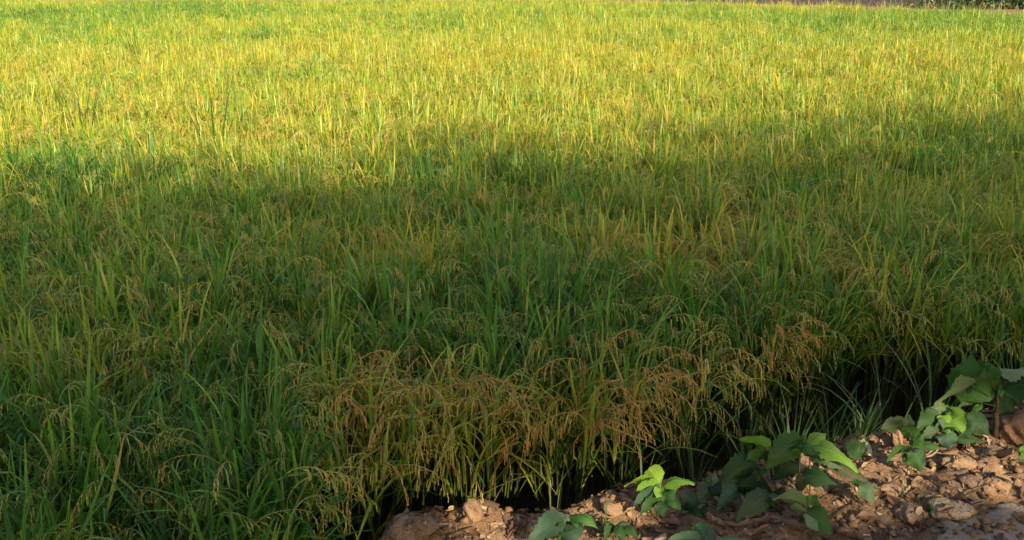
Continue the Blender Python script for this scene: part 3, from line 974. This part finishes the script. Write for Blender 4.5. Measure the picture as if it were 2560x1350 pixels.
weed('folded_leaf_weed', 'pale green weed with folded upturned leaves left of the round bright leaf', (2272, 1192),
     [((2275, 1194), (2282, 1108), 0.002), ((2270, 1190), (2262, 1118), 0.0016), ((2282, 1110), (2268, 1066), 0.0014)],
     [(2268, 1064, 2196, 1076, 46, 0, -0.01, 6, 45, 'pale', 'ovate'), (2268, 1066, 2272, 1036, 24, 0.01, 0.02, 2, 40, 'pale', 'ovate'),
      (2292, 1092, 2246, 1072, 34, 0, 0.0, 4, 40, 'green', 'ovate'), (2280, 1118, 2306, 1086, 34, -0.01, 0.0, 2, 30, 'green', 'ovate'),
      (2286, 1122, 2352, 1118, 28, 0, 0.01, 8, 48, 'mid', 'lance'), (2262, 1120, 2216, 1156, 20, -0.01, -0.03, 10, 40, 'mid', 'lance'),
      (2276, 1122, 2258, 1152, 30, -0.02, -0.04, 2, 20, 'dark', 'ovate'), (2276, 1130, 2304, 1180, 48, -0.02, -0.05, 6, 12, 'dark', 'ovate')])

weed('cabbage_leaf_weed', 'weed with one bright round crinkled leaf amid dark low leaves near the rock', (2375, 1108),
     [((2376, 1110), (2372, 1052), 0.0025), ((2382, 1108), (2400, 1075), 0.0018), ((2368, 1108), (2345, 1052), 0.0018)],
     [(2370, 1058, 2418, 1034, 56, 0, -0.02, 2, 8, 'bright', 'ovate'), (2376, 1030, 2316, 1020, 32, 0.02, 0.02, 2, 48, 'pale', 'ovate'),
      (2372, 1060, 2342, 1044, 30, -0.01, -0.01, 2, 25, 'bright', 'ovate'), (2350, 1046, 2290, 1078, 48, 0, -0.03, 8, 18, 'dark', 'ovate'),
      (2366, 1080, 2372, 1124, 46, -0.03, -0.07, 4, 15, 'blue', 'ovate'), (2380, 1092, 2458, 1102, 34, -0.02, -0.04, 6, 40, 'dark', 'ovate'),
      (2418, 1048, 2474, 1088, 50, 0.02, 0.0, 8, 20, 'deep', 'ovate'), (2345, 1080, 2300, 1096, 30, -0.02, -0.04, 4, 40, 'grey', 'ovate'),
      (2400, 1072, 2430, 1098, 38, -0.02, -0.04, 4, 20, 'deep', 'ovate'), (2374, 1060, 2368, 1088, 28, -0.03, -0.04, 2, 20, 'green', 'ovate'),
      (2374, 1050, 2362, 1030, 24, 0.01, 0.02, 2, 20, 'green', 'ovate')])

weed('woody_weed', 'tall woody stemmed weed with big round leaves at the right frame edge', (2487, 1092),
     [((2487, 1094), (2490, 1030), 0.012), ((2490, 1032), (2492, 978), 0.006), ((2488, 978), (2457, 926), 0.0022), ((2484, 1000), (2430, 966), 0.002),
      ((2492, 980), (2502, 932), 0.002), ((2492, 985), (2520, 945), 0.002), ((2492, 1000), (2512, 978), 0.002), ((2488, 1015), (2440, 1005), 0.0016)],
     [(2458, 924, 2402, 1004, 96, 0.0, 0.02, 0, 8, 'mid', 'round'), (2470, 936, 2482, 912, 44, 0.01, 0.02, 0, 15, 'mid', 'round'),
      (2434, 958, 2338, 1014, 56, -0.02, -0.06, 4, 68, 'pale', 'ovate'), (2500, 932, 2590, 928, 50, 0, -0.01, 6, 62, 'pale', 'ovate'),
      (2510, 976, 2590, 960, 64, 0, -0.02, 6, 30, 'dark', 'ovate'), (2494, 1000, 2536, 1040, 44, 0.02, 0.02, 4, 20, 'dark', 'ovate'),
      (2440, 1004, 2392, 1022, 28, 0.02, 0.02, 3, 50, 'grey', 'ovate'), (2492, 976, 2500, 955, 14, 0, 0, 1, 20, 'green', 'lance')], smat=M_WOOD)

weed('blue_leaf_weed', 'weed with drooping blue green leaves at the bottom of the frame', (1412, 1362),
     [((1412, 1364), (1412, 1298), 0.0025), ((1416, 1330), (1430, 1296), 0.0016), ((1412, 1350), (1406, 1334), 0.0014)],
     [(1412, 1298, 1318, 1362, 56, 0, -0.07, 12, 20, 'blue', 'ovate'), (1428, 1296, 1496, 1322, 34, 0, -0.02, 16, 38, 'mid', 'ovate'),
      (1404, 1338, 1464, 1318, 48, -0.02, -0.02, 2, 18, 'blue', 'ovate'), (1408, 1296, 1444, 1290, 24, 0.01, 0.02, 3, 50, 'pale', 'lance'),
      (1408, 1300, 1398, 1284, 18, 0.01, 0.02, 2, 30, 'grey', 'lance'), (1412, 1320, 1438, 1312, 20, -0.01, -0.01, 2, 40, 'grey', 'lance')])

weed('narrow_leaf_weed', 'small dark weed with narrow leaves beside the blue green weed, bottom of the frame', (1545, 1362),
     [((1545, 1364), (1535, 1312), 0.0018), ((1548, 1362), (1560, 1322), 0.0015)],
     [(1532, 1312, 1510, 1352, 24, 0, -0.03, 6, 25, 'dark', 'ovate'), (1540, 1318, 1562, 1356, 26, -0.02, -0.05, 6, 20, 'dark', 'ovate'),
      (1552, 1320, 1598, 1348, 26, 0, -0.03, 10, 30, 'dark', 'ovate'), (1534, 1312, 1500, 1334, 18, 0.01, 0, 6, 45, 'mid', 'lance'),
      (1540, 1314, 1580, 1306, 18, 0.01, 0.02, 4, 55, 'grey', 'lance')])

weed('rounded_weed', 'weed with rounded blue green leaf cut off by the bottom frame edge', (1760, 1385),
     [((1762, 1388), (1765, 1350), 0.002)],
     [(1770, 1356, 1738, 1310, 54, 0, 0.02, 2, 15, 'blue', 'round'), (1752, 1352, 1664, 1358, 34, -0.01, -0.03, 10, 42, 'blue', 'ovate'),
      (1778, 1354, 1884, 1352, 28, 0, -0.01, 8, 55, 'pale', 'lance')])

weed('edge_weed', 'single green leaf poking in at the right frame edge below the rock', (2572, 1168),
     [((2574, 1170), (2568, 1138), 0.0016)], [(2570, 1138, 2544, 1126, 28, 0, 0, 3, 25, 'green', 'ovate'), (2570, 1140, 2552, 1152, 22, -0.01, -0.02, 2, 30, 'mid', 'ovate')])

# ------------------------------------------------------------------ grass tufts along the edge
def tuft(name, label, base, n, lo, hi, seed, spread=0.25, arch=(0.2, 1.2), w=(0.004, 0.007), mat=M_GRASS, cat='grass tuft', group='grass tufts along the bank edge', z=None, parts=True):
    rs = np.random.default_rng(seed)
    g = onz(base[0], base[1], 0.0)
    g[2] = float(bank_hs(g[0], g[1])) if z is None else z
    root = empty(name, g)
    for k in range(n):
        a = Acc()
        az = rs.uniform(0, 6.283); r = rs.uniform(0, 0.03)
        t0 = rs.uniform(0.02, spread)
        blade(a, (r * math.cos(az), r * math.sin(az), -0.03), az, t0, t0 + rs.uniform(*arch), rs.uniform(lo, hi), rs.uniform(*w),
              float(rs.uniform(0, 1)), 9, None, 0, rs.uniform(-0.3, 0.3))
        obj('blade', a.mesh('grass_blade', [mat]), root)
    tag(root, label, cat, group)

tuft('grass_tuft', 'short dense grass tuft behind the large weed', (1985, 1100), 26, 0.14, 0.32, 1, 0.5, (0.1, 1.0))
tuft('grass_tuft', 'green grass tuft just left of the pale folded leaf weed', (2150, 1082), 30, 0.12, 0.26, 2, 0.45, (0.0, 0.8), (0.004, 0.008))
tuft('grass_tuft', 'short grass tuft at the bank edge above the round dark leaf', (2080, 1096), 24, 0.14, 0.30, 3, 0.5, (0.2, 1.2))
tuft('grass_tuft', 'tall slender grass tuft in front of the dark hollow', (2345, 1030), 16, 0.34, 0.52, 4, 0.3, (0.1, 1.5), (0.006, 0.010))
tuft('grass_tuft', 'arching long bladed grass tuft left of the tall slender one', (2225, 1062), 14, 0.25, 0.5, 5, 0.5, (0.8, 2.0), (0.004, 0.008))
tuft('grass_tuft', 'sparse upright grass tuft right of the lime seedling', (1742, 1186), 10, 0.12, 0.34, 6, 0.35, (0.0, 1.3))
tuft('grass_tuft', 'thin sparse grass tuft behind the lime seedling', (1610, 1222), 8, 0.15, 0.36, 7, 0.3, (0.0, 1.5))
tuft('grass_tuft', 'bushy fine grass tuft behind the woody weed', (2545, 1000), 44, 0.18, 0.42, 8, 0.4, (0.1, 1.2))
tuft('grass_tuft', 'slim grass tuft of three blades at the middle of the bank edge', (1385, 1286), 3, 0.22, 0.34, 9, 0.12, (0.0, 0.3), (0.003, 0.005))
tuft('grass_tuft', 'grass tuft beside the large weed with thin bent stems', (1862, 1150), 14, 0.14, 0.34, 10, 0.35, (0.1, 1.4))
tuft('grass_tuft', 'fine weak grass tuft on the mound at the left end of the bank', (1065, 1330), 3, 0.10, 0.16, 11, 0.5, (0.0, 0.5), (0.002, 0.004))
tuft('grass_sprout', 'short green grass sprout on the litter, left one of two', (2268, 1262), 5, 0.06, 0.13, 12, 0.3, (0.1, 0.9), (0.005, 0.008), group='grass sprouts on the litter')
tuft('grass_sprout', 'short green grass sprout on the litter, right one of two', (2316, 1272), 5, 0.06, 0.12, 13, 0.3, (0.1, 0.9), (0.005, 0.008), group='grass sprouts on the litter')
tuft('grass_sprout', 'thin grass sprout rising between the blue green weed and the lime seedling', (1512, 1345), 4, 0.10, 0.17, 14, 0.15, (0.0, 0.5), (0.003, 0.005), group='grass sprouts on the litter')

# ------------------------------------------------------------------ stones and clods
import bmesh
LUMPS = []
def top_h(x, y):
    z = bank_hs(x, y)
    for cx, cy, rx, ry, cz, rz in LUMPS:
        q = 1 - ((x - cx) / rx) ** 2 - ((y - cy) / ry) ** 2
        if q > 0: z = max(z, cz + rz * math.sqrt(q))
    return z
def rock(name, label, px, wpx, hpx, dpx, mat, seed, cat='stone', flat=0.0, sink=0.3, rotz=0.0):
    g = onz(px[0], px[1], 0.0); z = float(bank_hs(g[0], g[1])); g = onz(px[0], px[1], z)
    sc = np.linalg.norm(g - EYE) / FPX
    bm = bmesh.new()
    bmesh.ops.create_icosphere(bm, subdivisions=4, radius=1.0)
    rs = np.random.default_rng(seed); o1, o2 = rs.uniform(0, 50, 2)
    Cc = np.array([v.co.normalized()[:] for v in bm.verts])
    cx, cy, cz = Cc.T
    K = 1 + 1.3 * fbm(cx * 1.6 + o1 + cz * 0.9, cy * 1.6 + o2 - cz * 0.7, seed, 5) + 0.45 * np.abs(fbm(cx * 5 + o2 + cz * 3, cy * 5 + o1 + cz * 4, seed + 3, 3))
    Z = cz * K
    if flat: Z = np.where(Z > flat, flat + (Z - flat) * 0.25, Z)
    for v, x_, y_, z_ in zip(bm.verts, cx * K * wpx * sc / 2, cy * K * dpx * sc / 2, Z * hpx * sc / 2): v.co = Vector((x_, y_, z_))
    me = bpy.data.meshes.new(name); bm.to_mesh(me); bm.free()
    for p in me.polygons: p.use_smooth = True
    me.materials.append(mat)
    o = obj(name, me, None, (g[0], g[1], float(bank_hs(g[0], g[1])) + hpx * sc / 2 * (1 - 2 * sink)), (0, 0, rotz))
    tag(o, label, cat, 'stones and clods on the bank')
    if 'red brown' not in label: LUMPS.append((g[0], g[1], wpx * sc / 2 * 0.95, dpx * sc / 2 * 0.95, float(o.location.z), hpx * sc / 2 * (flat if flat else 0.92)))

rock('stone', 'rounded red brown stone at the right frame edge below the woody weed', (2540, 1098), 92, 66, 70, M_ROCK_RED, 1, sink=0.2)
rock('stone', 'upright small tan stone behind the pale folded leaf weed', (2237, 1112), 26, 48, 26, M_CLOD, 2, sink=0.15)
rock('soil_clod', 'crumbly grey brown clod right of the grass sprouts, upper one', (2462, 1176), 60, 44, 60, M_CLOD, 3, 'clod', sink=0.46)
rock('soil_clod', 'broad earthy clod below the upper clod near the right edge', (2470, 1222), 96, 50, 80, M_CLOD, 4, 'clod', sink=0.46)
rock('soil_clod', 'low rounded clod in the litter below the grass sprouts', (2276, 1296), 66, 40, 60, M_CLOD, 5, 'clod', sink=0.46)
rock('stone', 'pale tan stone just right of the grass sprouts', (2385, 1278), 90, 40, 70, M_ROCK_GREY, 6, flat=0.5)
rock('flat_stone', 'large flat pale stone slab in the bottom right corner', (2520, 1322), 190, 46, 150, M_ROCK_GREY, 7, flat=0.25, sink=0.4)
rock('flat_stone', 'flat pale stone partly cut off by the bottom edge, right', (2430, 1352), 150, 40, 110, M_ROCK_GREY, 8, flat=0.25, sink=0.4)
rock('soil_clod', 'long low clod left of the upper clod', (2395, 1160), 74, 28, 40, M_CLOD, 9, 'clod', sink=0.46)
rock('soil_clod', 'large crumbly clod at the left end of the bank', (1022, 1326), 118, 70, 100, M_CLOD, 10, 'clod', sink=0.3)
rock('soil_clod', 'small peaked clod on the bank edge right of the large clod', (1182, 1284), 46, 50, 46, M_CLOD, 11, 'clod', sink=0.25)
rock('soil_clod', 'low clod on the bank edge left of the lime seedling', (1540, 1258), 74, 34, 60, M_CLOD, 12, 'clod', sink=0.3)
rock('soil_clod', 'low clod in the litter right of the drooping leaf weed', (2205, 1232), 66, 34, 50, M_CLOD, 13, 'clod', sink=0.46)

# ------------------------------------------------------------------ leaf litter
def dry_mesh(seed, curl, nl=8, nw=5):
    rs = np.random.default_rng(seed)
    V = []; S = []; T = []
    cut = rs.choice([1.0, 0.75, 0.6]); lenb = rs.uniform(-0.5, 0.9) * curl; asp = rs.uniform(0.38, 0.62)
    x = z = 0; pth = []
    for i in range(nl):
        s = i / (nl - 1)
        pth.append((x, z)); th = lenb * (s - 0.3) * 1.6
        x += math.cos(th) / (nl - 1); z += math.sin(th) / (nl - 1)
    ca = rs.uniform(0.3, 1.5) * curl
    for i in range(nl):
        s = i / (nl - 1)
        w = max(0.02, math.sin(math.pi * min(1, s * cut) ** 0.8) ** 0.8) * asp * (1 + rs.uniform(-0.3, 0.25))
        for j in range(nw):
            u = 2 * j / (nw - 1) - 1
            an = u * ca
            V.append((pth[i][0] - 0.5, w * 0.5 * (math.sin(an) / max(ca, 0.05)), pth[i][1] + w * 0.5 * (1 - math.cos(an)) / max(ca, 0.05) * 1.6 + rs.uniform(-0.015, 0.015)))
            S.append(s); T.append(u)
    F = []
    for i in range(nl - 1):
        for j in range(nw - 1):
            b = i * nw + j; F.append((b, b + 1, b + nw + 1, b + nw))
    V = np.array(V); V[:, 2] -= V[:, 2].min()
    return V, F, S, T

DRY = []
for k in range(14):
    a = Acc(); v, f, s, t = dry_mesh(40 + k, 0.5 + 0.09 * k); a.add(v, f, 0.5, s, 0, t)
    DRY.append(a.mesh('dry_leaf', [M_DRY]))
DRYC = [(0.19, 0.12, 0.08), (0.24, 0.16, 0.11), (0.15, 0.085, 0.055), (0.30, 0.21, 0.15), (0.22, 0.125, 0.07), (0.11, 0.065, 0.045), (0.34, 0.25, 0.18)]
rl = np.random.default_rng(77)

def bank_normal_rot(x, y):
    e = 0.03
    dx = float(top_h(x + e, y) - top_h(x - e, y)) / (2 * e); dy = float(top_h(x, y + e) - top_h(x, y - e)) / (2 * e)
    return Vector((-dx, -dy, 1)).normalized()

def put_dry(x, y, size, mesh, col, label, flip=False, lift=0.003, group='dry leaves littering the bank', tilt=0.3, yaw=None):
    z = float(top_h(x, y))
    q = Vector((0, 0, 1)).rotation_difference(bank_normal_rot(x, y))
    m = q.to_matrix().to_4x4() @ Matrix.Rotation(rl.uniform(0, 6.283) if yaw is None else yaw, 4, 'Z') @ Matrix.Rotation(rl.uniform(-tilt, tilt), 4, 'X') @ Matrix.Rotation(rl.uniform(-tilt, tilt), 4, 'Y')
    if flip: m = m @ Matrix.Rotation(math.pi, 4, 'X')
    o = obj('dry_leaf', mesh)
    o.matrix_world = Matrix.Translation((x, y, z + lift + (0.12 * size if flip else 0))) @ m @ Matrix.Diagonal((size, size, size, 1))
    o.color = (*(np.array(col) * rl.uniform(0.8, 1.15)).tolist(), 1)
    tag(o, label, 'dry leaf', group)

BIG = [(1895, 1312, 0.075, 'flat brown dry leaf lying below the grey leaf of the large weed', 0), (1968, 1300, 0.13, 'large curled brown dry leaf arching under the large weed', 1),
       (1838, 1322, 0.075, 'grey brown dry leaf left of the flat one under the large weed', 0), (1205, 1300, 0.06, 'sunlit pinkish dry leaf standing on the bank edge near the small clod', 1),
       (1260, 1308, 0.05, 'sunlit curled dry leaf right of the standing pinkish one', 1), (2170, 1296, 0.07, 'long purplish brown dry leaf right of the streaked sprout', 0),
       (2385, 1205, 0.06, 'pointed grey brown dry leaf left of the broad clod', 1), (2500, 1150, 0.08, 'pale elongated dry leaf above the clods near the right edge', 0),
       (1668, 1305, 0.06, 'tan folded dry leaf at the foot of the lime seedling', 1)]
for x, y, s, lab, fl in BIG:
    g = onz(x, y, 0.0)
    put_dry(g[0], g[1], s, DRY[(x + y) % 14], (0.25, 0.165, 0.115), lab, bool(fl), 0.006, 'larger dry leaves on the bank', 0.2, yaw=rl.uniform(-0.5, 0.5))

_lx = np.arange(-0.6, 2.6, 0.02); _ly = np.arange(1.8, 3.7, 0.02)
_LD = bank_sd(*np.meshgrid(_lx, _ly))
def dgrid(x, y): return float(_LD[int((y - _ly[0]) / 0.02), int((x - _lx[0]) / 0.02)])
cand = []
while len(cand) < 7200:
    x, y = rl.uniform(-0.5, 2.5), rl.uniform(1.9, 3.6)
    d = dgrid(x, y)
    if d < -0.02: continue
    qx, qy, _ = project(np.array([x, y, 0.0]))
    if qx < 880 or qx > 3100 or qy > 1400: continue
    if rl.random() > 0.35 + 0.65 * math.exp(-max(d, 0) / 0.35): continue
    cand.append((x, y))
n_ind = 0
la = Acc()
for k, (x, y) in enumerate(cand):
    qx, qy, _ = project(np.array([x, y, 0.0]))
    if n_ind < 220 and -10 < qx - 0 < 2570 and qy < 1360:
        put_dry(x, y, rl.uniform(0.028, 0.07), DRY[int(rl.integers(14))], DRYC[int(rl.integers(len(DRYC)))],
                'small curled brown dry leaf on the bank, ' + ('at its left end by the large clod' if qx < 1330 else 'around the blue green and narrow leaf weeds' if qx < 1600 else 'around the lime seedling' if qx < 1800 else 'around the large weed' if qx < 2110 else 'around the grass sprouts' if qx < 2340 else 'by the clods and flat stones' if qy > 1160 else 'below the woody weed'), rl.random() < 0.4, 0.004)
        n_ind += 1
    else:
        v, f, s, t = dry_mesh(1000 + k % 60, rl.uniform(0.3, 1.3), 5, 3)
        size = 0.005 + 0.028 * rl.random() ** 1.8
        m = bank_normal_rot(x, y)
        M = np.array(Vector((0, 0, 1)).rotation_difference(m).to_matrix() @ Matrix.Rotation(rl.uniform(0, 6.28), 3, 'Z') @ Matrix.Rotation(rl.uniform(-0.5, 0.5), 3, 'X') @ Matrix.Rotation(rl.uniform(-0.4, 0.4) + (math.pi if rl.random() < 0.4 else 0), 3, 'Y'))
        vv = (v * size) @ M.T
        vv = vv - [0, 0, vv[:, 2].min() * 0.7]
        vv = vv + np.array([x, y, float(top_h(x, y)) - 0.001])
        la.add(vv, f, float(rl.uniform(0, 1)), s, 0, t)
tag(obj('leaf_litter', la.mesh('leaf_litter', [M_LITTER])), 'crumbled brown leaf litter strewn over the soil of the bank', 'leaf litter', kind='stuff')

# crumbs of earth, and twigs
ic = np.array([(1, 0, 0), (-1, 0, 0), (0, 1, 0), (0, -1, 0), (0, 0, 1), (0, 0, -1)], float)
icf = [(0, 2, 4), (2, 1, 4), (1, 3, 4), (3, 0, 4), (2, 0, 5), (1, 2, 5), (3, 1, 5), (0, 3, 5)]
cr = Acc()
for k in range(6500):
    x, y = rl.uniform(-0.5, 2.5), rl.uniform(1.9, 3.6)
    if dgrid(x, y) < 0.0: continue
    r = 0.0025 + 0.015 * rl.random() ** 4
    v = ic * r * rl.uniform(0.6, 1.3, (6, 3)) * np.array([1.2, 1.2, 0.8]) + rl.uniform(-0.3, 0.3, (6, 3)) * r
    th = rl.uniform(0, 6.28); c, sn = math.cos(th), math.sin(th)
    v = np.column_stack([v[:, 0] * c - v[:, 1] * sn, v[:, 0] * sn + v[:, 1] * c, v[:, 2]]) + np.array([x, y, top_h(x, y) + r * 0.3])
    cr.add(v, icf, float(rl.uniform(0.1, 0.8)))
tag(obj('soil_crumbs', cr.mesh('soil_crumbs', [M_SOIL])), 'small crumbs of reddish earth scattered over the bank', 'soil', kind='stuff')
TW = [(1150, 1335, 70, 0.3), (1640, 1330, 60, -0.2), (2110, 1270, 80, 0.5), (2240, 1240, 60, -0.6), (2340, 1225, 70, 1.9), (2430, 1250, 90, 0.2), (2130, 1330, 80, -0.4), (2300, 1320, 70, 0.9), (2520, 1200, 80, 0.15), (1880, 1340, 60, 0.1), (2380, 1185, 50, 0.7), (1320, 1320, 60, -0.3)]
TWL = ['left end of the bank below the large clod', 'below the lime seedling', 'right of the streaked sprout', 'beside the low clod right of the drooping leaf weed', 'right of the grass sprouts', 'between the pale stone and the broad clod',
       'near the bottom edge right of the streaked sprout', 'near the bottom edge left of the flat stones', 'by the right frame edge above the flat stones', 'at the bottom edge under the large weed', 'left of the upper clod', 'on the bank left of the blue green weed']
for (x, y, L, th), where in zip(TW, TWL):
    g = onz(x, y, 0.0); sc = np.linalg.norm(g - EYE) / FPX
    a = Acc(); pp = []
    for i in range(6):
        u = (i / 5 - 0.5) * L * sc
        wx, wy = g[0] + math.cos(th) * u + rl.uniform(-.003, .003), g[1] + math.sin(th) * u * 1.4 + rl.uniform(-.003, .003)
        pp.append(np.array([wx, wy, top_h(wx, wy) + 0.006]))
    zs = np.array([p[2] for p in pp]); fit = np.polyfit(range(6), zs, 1); res = (zs - np.polyval(fit, range(6))).max()
    for i in range(6): pp[i][2] = np.polyval(fit, i) + min(res, 0.012)
    tube(a, np.array(pp) - g, [0.0025, 0.0024, 0.0022, 0.002, 0.0018, 0.0012], 5)
    tag(obj('twig', a.mesh('twig', [M_WOOD]), None, g), 'thin brown twig ' + where, 'twig', 'twigs on the bank')

# ------------------------------------------------------------------ tall weeds in the field, far bund growth
def field_weed(px, label, n, lo, hi, seed):
    w = onz(px[0], px[1], CANOPY_Z)
    rs = np.random.default_rng(seed)
    root = empty('tall_grass', (w[0], w[1], SOIL_Z))
    for k in range(n):
        a = Acc(); az = rs.uniform(0, 6.283); t0 = rs.uniform(0.02, 0.2)
        blade(a, (0.02 * math.cos(az), 0.02 * math.sin(az), 0.3), az, t0, t0 + rs.uniform(0, 0.5), rs.uniform(lo, hi), rs.uniform(0.014, 0.022), float(rs.uniform(0, 0.4)), 8)
        obj('blade', a.mesh('tall_grass_blade', [M_GRASS]), root)
    tag(root, label, 'tall grass', 'tall grass standing above the rice')
field_weed((195, 268), 'dark green tall grass clump above the sunlit rice at the left', 9, 0.7, 1.0, 1)
field_weed((392, 22), 'tall grass clump breaking the far top edge, left one', 7, 0.8, 1.1, 2)
field_weed((632, 24), 'tall grass clump breaking the far top edge, right one', 7, 0.7, 1.0, 3)
field_weed((530, 300), 'thin tall grass clump beside the brown patch at the left', 5, 0.65, 0.9, 4)
field_weed((345, 118), 'small tall grass clump between the far grass and the left brown patch', 5, 0.65, 0.9, 5)

rf = np.random.default_rng(8)
fg = Acc()
for k in range(2600):
    x = rf.uniform(-22, 22); y = far_y(x) + rf.uniform(0.4, 3.0)
    z = 0.2 if 0.7 < y - far_y(x) < 2.9 else -0.1
    az = rf.uniform(0, 6.283); t0 = rf.uniform(0.1, 0.6)
    blade(fg, (x, y, z), az, t0, t0 + rf.uniform(0, 1.0), rf.uniform(0.15, 0.4), rf.uniform(0.008, 0.016), float(rf.uniform(0, 1)), 5)
tag(obj('bund_grass', fg.mesh('bund_grass', [M_DRYGRASS])), 'dry brown grass on the bund at the far edge of the field', 'grass', kind='stuff')

def leaf_cloud(acc, centers, n, size, rs, mat=0):
    """n loose leaves; centers gives (n,3) positions"""
    c = centers
    d1 = rs.normal(size=(n, 3)); d1 /= np.linalg.norm(d1, axis=1, keepdims=True)
    d2 = rs.normal(size=(n, 3)); d2 -= d1 * (d1 * d2).sum(1, keepdims=True); d2 /= np.linalg.norm(d2, axis=1, keepdims=True)
    L = rs.uniform(0.7, 1.3, (n, 1)) * size; W = L * 0.5
    nr = np.cross(d1, d2) * L * 0.12
    V = np.stack([c - d1 * L / 2, c + d2 * W / 2 + nr, c + d1 * L / 2, c - d2 * W / 2 + nr], 1).reshape(-1, 3)
    F = (np.arange(n)[:, None] * 4 + np.arange(4)).tolist()
    acc.add(V, [tuple(q) for q in F], np.repeat(rs.uniform(0, 1, n), 4), None, mat)

def shrub(x, y, w, h, seed, label):
    rs = np.random.default_rng(seed)
    root = empty('shrub', (x, y, SOIL_Z))
    st = Acc(); cl = Acc()
    cs = []
    for k in range(7):
        a = rs.uniform(0, 6.28); top = np.array([math.cos(a) * w * 0.35, math.sin(a) * w * 0.3, h * rs.uniform(0.5, 0.8)])
        tube(st, [(0, 0, -0.05), top * 0.5 + np.array([0, 0, h * 0.08]), top], [0.05, 0.03, 0.012], 5)
        cs.append(top)
    n = 2600
    ci = rs.integers(0, 7, n)
    p = np.array(cs)[ci] + rs.normal(size=(n, 3)) * np.array([w * 0.17, w * 0.15, h * 0.14])
    p[:, 2] = np.clip(p[:, 2], 0.05, None)
    leaf_cloud(cl, p, n, 0.13, rs)
    obj('stem', st.mesh('shrub_stem', [M_BARK]), root); obj('foliage', cl.mesh('shrub_foliage', [M_HEDGE]), root)
    tag(root, label, 'shrub', 'dark shrubs beyond the far bund')
for k, (px, w, h, lab) in enumerate([(2400, 2.2, 1.15, 'dark shrub beyond the far bund, leftmost at the top right corner'), (2500, 2.4, 1.25, 'dark shrub beyond the far bund, second from the left at the top right corner'), (2620, 2.6, 1.4, 'dark shrub beyond the far bund, cut by the right frame edge')]):
    w3 = onz(px, 12, CANOPY_Z)
    shrub(w3[0] * 1.12, far_y(w3[0]) + 3.6 + 0.3 * (k % 2), w, h, 60 + k, lab)

# ------------------------------------------------------------------ the row of trees behind the viewer that shades the near field
FLECKS = [(1195, 1312, 0.03), (1245, 1322, 0.05), (1490, 1312, 0.05), (1545, 1304, 0.06), (2055, 1190, 0.05), (2120, 1185, 0.04),
          (2330, 1132, 0.08), (2390, 1126, 0.09), (2455, 1118, 0.08), (2200, 1172, 0.04)]
FLECKS = [(onz(x, y, 0.02), r) for x, y, r in FLECKS] + [(onz(x, y, 0.10), r) for x, y, r in ((1640, 1200, 0.02), (2060, 1105, 0.03), (2100, 1140, 0.03))]
def row_y(x): return -7.0 + 0.25 * x
TOP = 5.85
def crown_top(x):
    return TOP + 0.05 + 0.06 * (np.asarray(x) - 6.0) + 0.2 * fbm(np.asarray(x) * 0.55, np.zeros_like(np.asarray(x, float)), 31, 3)
xs_tree = np.arange(-4.0, 14.1, 2.0)
for k, tx in enumerate(xs_tree):
    rs = np.random.default_rng(500 + k)
    ty = row_y(tx) + rs.uniform(-0.3, 0.3)
    root = empty('shade_tree', (tx, ty, float(bank_hs(tx, ty))))
    base = np.array([tx, ty, root.location.z])
    tr = Acc()
    top = np.array([rs.uniform(-0.2, 0.2), rs.uniform(-0.2, 0.2), 3.4])
    tube(tr, [(0, 0, -0.2), (0.03, 0.02, 1.2), top * 0.75, top], [0.17, 0.14, 0.11, 0.09], 9)
    for b in range(7):
        a = rs.uniform(0, 6.28); s = rs.uniform(0.55, 1.0)
        p = top * s; e = p + np.array([math.cos(a) * 0.9, math.sin(a) * 0.8, rs.uniform(0.7, 1.9)])
        tube(tr, [p, (p + e) / 2 + np.array([0, 0, 0.1]), e], [0.06, 0.04, 0.012], 6)
    e = np.array([rs.uniform(-0.6, 0.6), 5.8, 3.1])
    tube(tr, [top * 0.9, np.array([e[0] * 0.4, 2.6, 4.0]), e], [0.07, 0.045, 0.012], 6)
    obj('trunk', tr.mesh('tree_trunk', [M_BARK]), root)
    n = 18000
    X = tx + rs.uniform(-1.5, 1.5, n); T = crown_top(X) + 1.18
    U = rs.random(n)
    Z = 2.3 + (T - 2.3) * U
    thick = 1.25 * np.sqrt(np.clip(1 - ((U - 0.45) / 0.62) ** 2, 0.06, 1))
    Yp = row_y(X) + rs.uniform(-1, 1, n) * thick
    P = np.column_stack([X, Yp, Z])
    P = P[rs.random(n) < np.clip((T - Z) / 2.2, 0.0, 1) ** 2]
    n2 = 3400                                   # unseen boughs over the path, added to dim sky light on the bank
    X2 = tx + rs.uniform(-1.3, 1.3, n2); F2 = rs.uniform(0.8, 7.6, n2)
    Y2 = row_y(X2) + F2
    L2 = 0.45 + (13.2 - F2) / 1.015 * math.tan(SUN_EL) - 0.55      # stays under the sun line that ends the shade
    P2 = np.column_stack([X2, Y2, L2 - rs.uniform(0.0, 0.9, n2)])
    P2 = P2[P2[:, 2] > 2.3]
    P = np.concatenate([P, P2])
    for c, r in FLECKS:
        rel = P - c
        al = rel @ SUN_DIR
        d = np.linalg.norm(rel - al[:, None] * SUN_DIR, axis=1)
        P = P[(d > r + 0.09) | (al < 0)]
    ca = Acc(); leaf_cloud(ca, P - base, len(P), 0.17, rs)
    obj('crown', ca.mesh('tree_crown', [M_CROWN]), root)
    tag(root, 'leafy tree in the row behind the viewer, %s from its left end' % ('first second third fourth fifth sixth seventh eighth ninth tenth'.split()[k]), 'tree', 'trees of the row behind the viewer')

scene.render.resolution_x = 1024
scene.render.resolution_y = 540
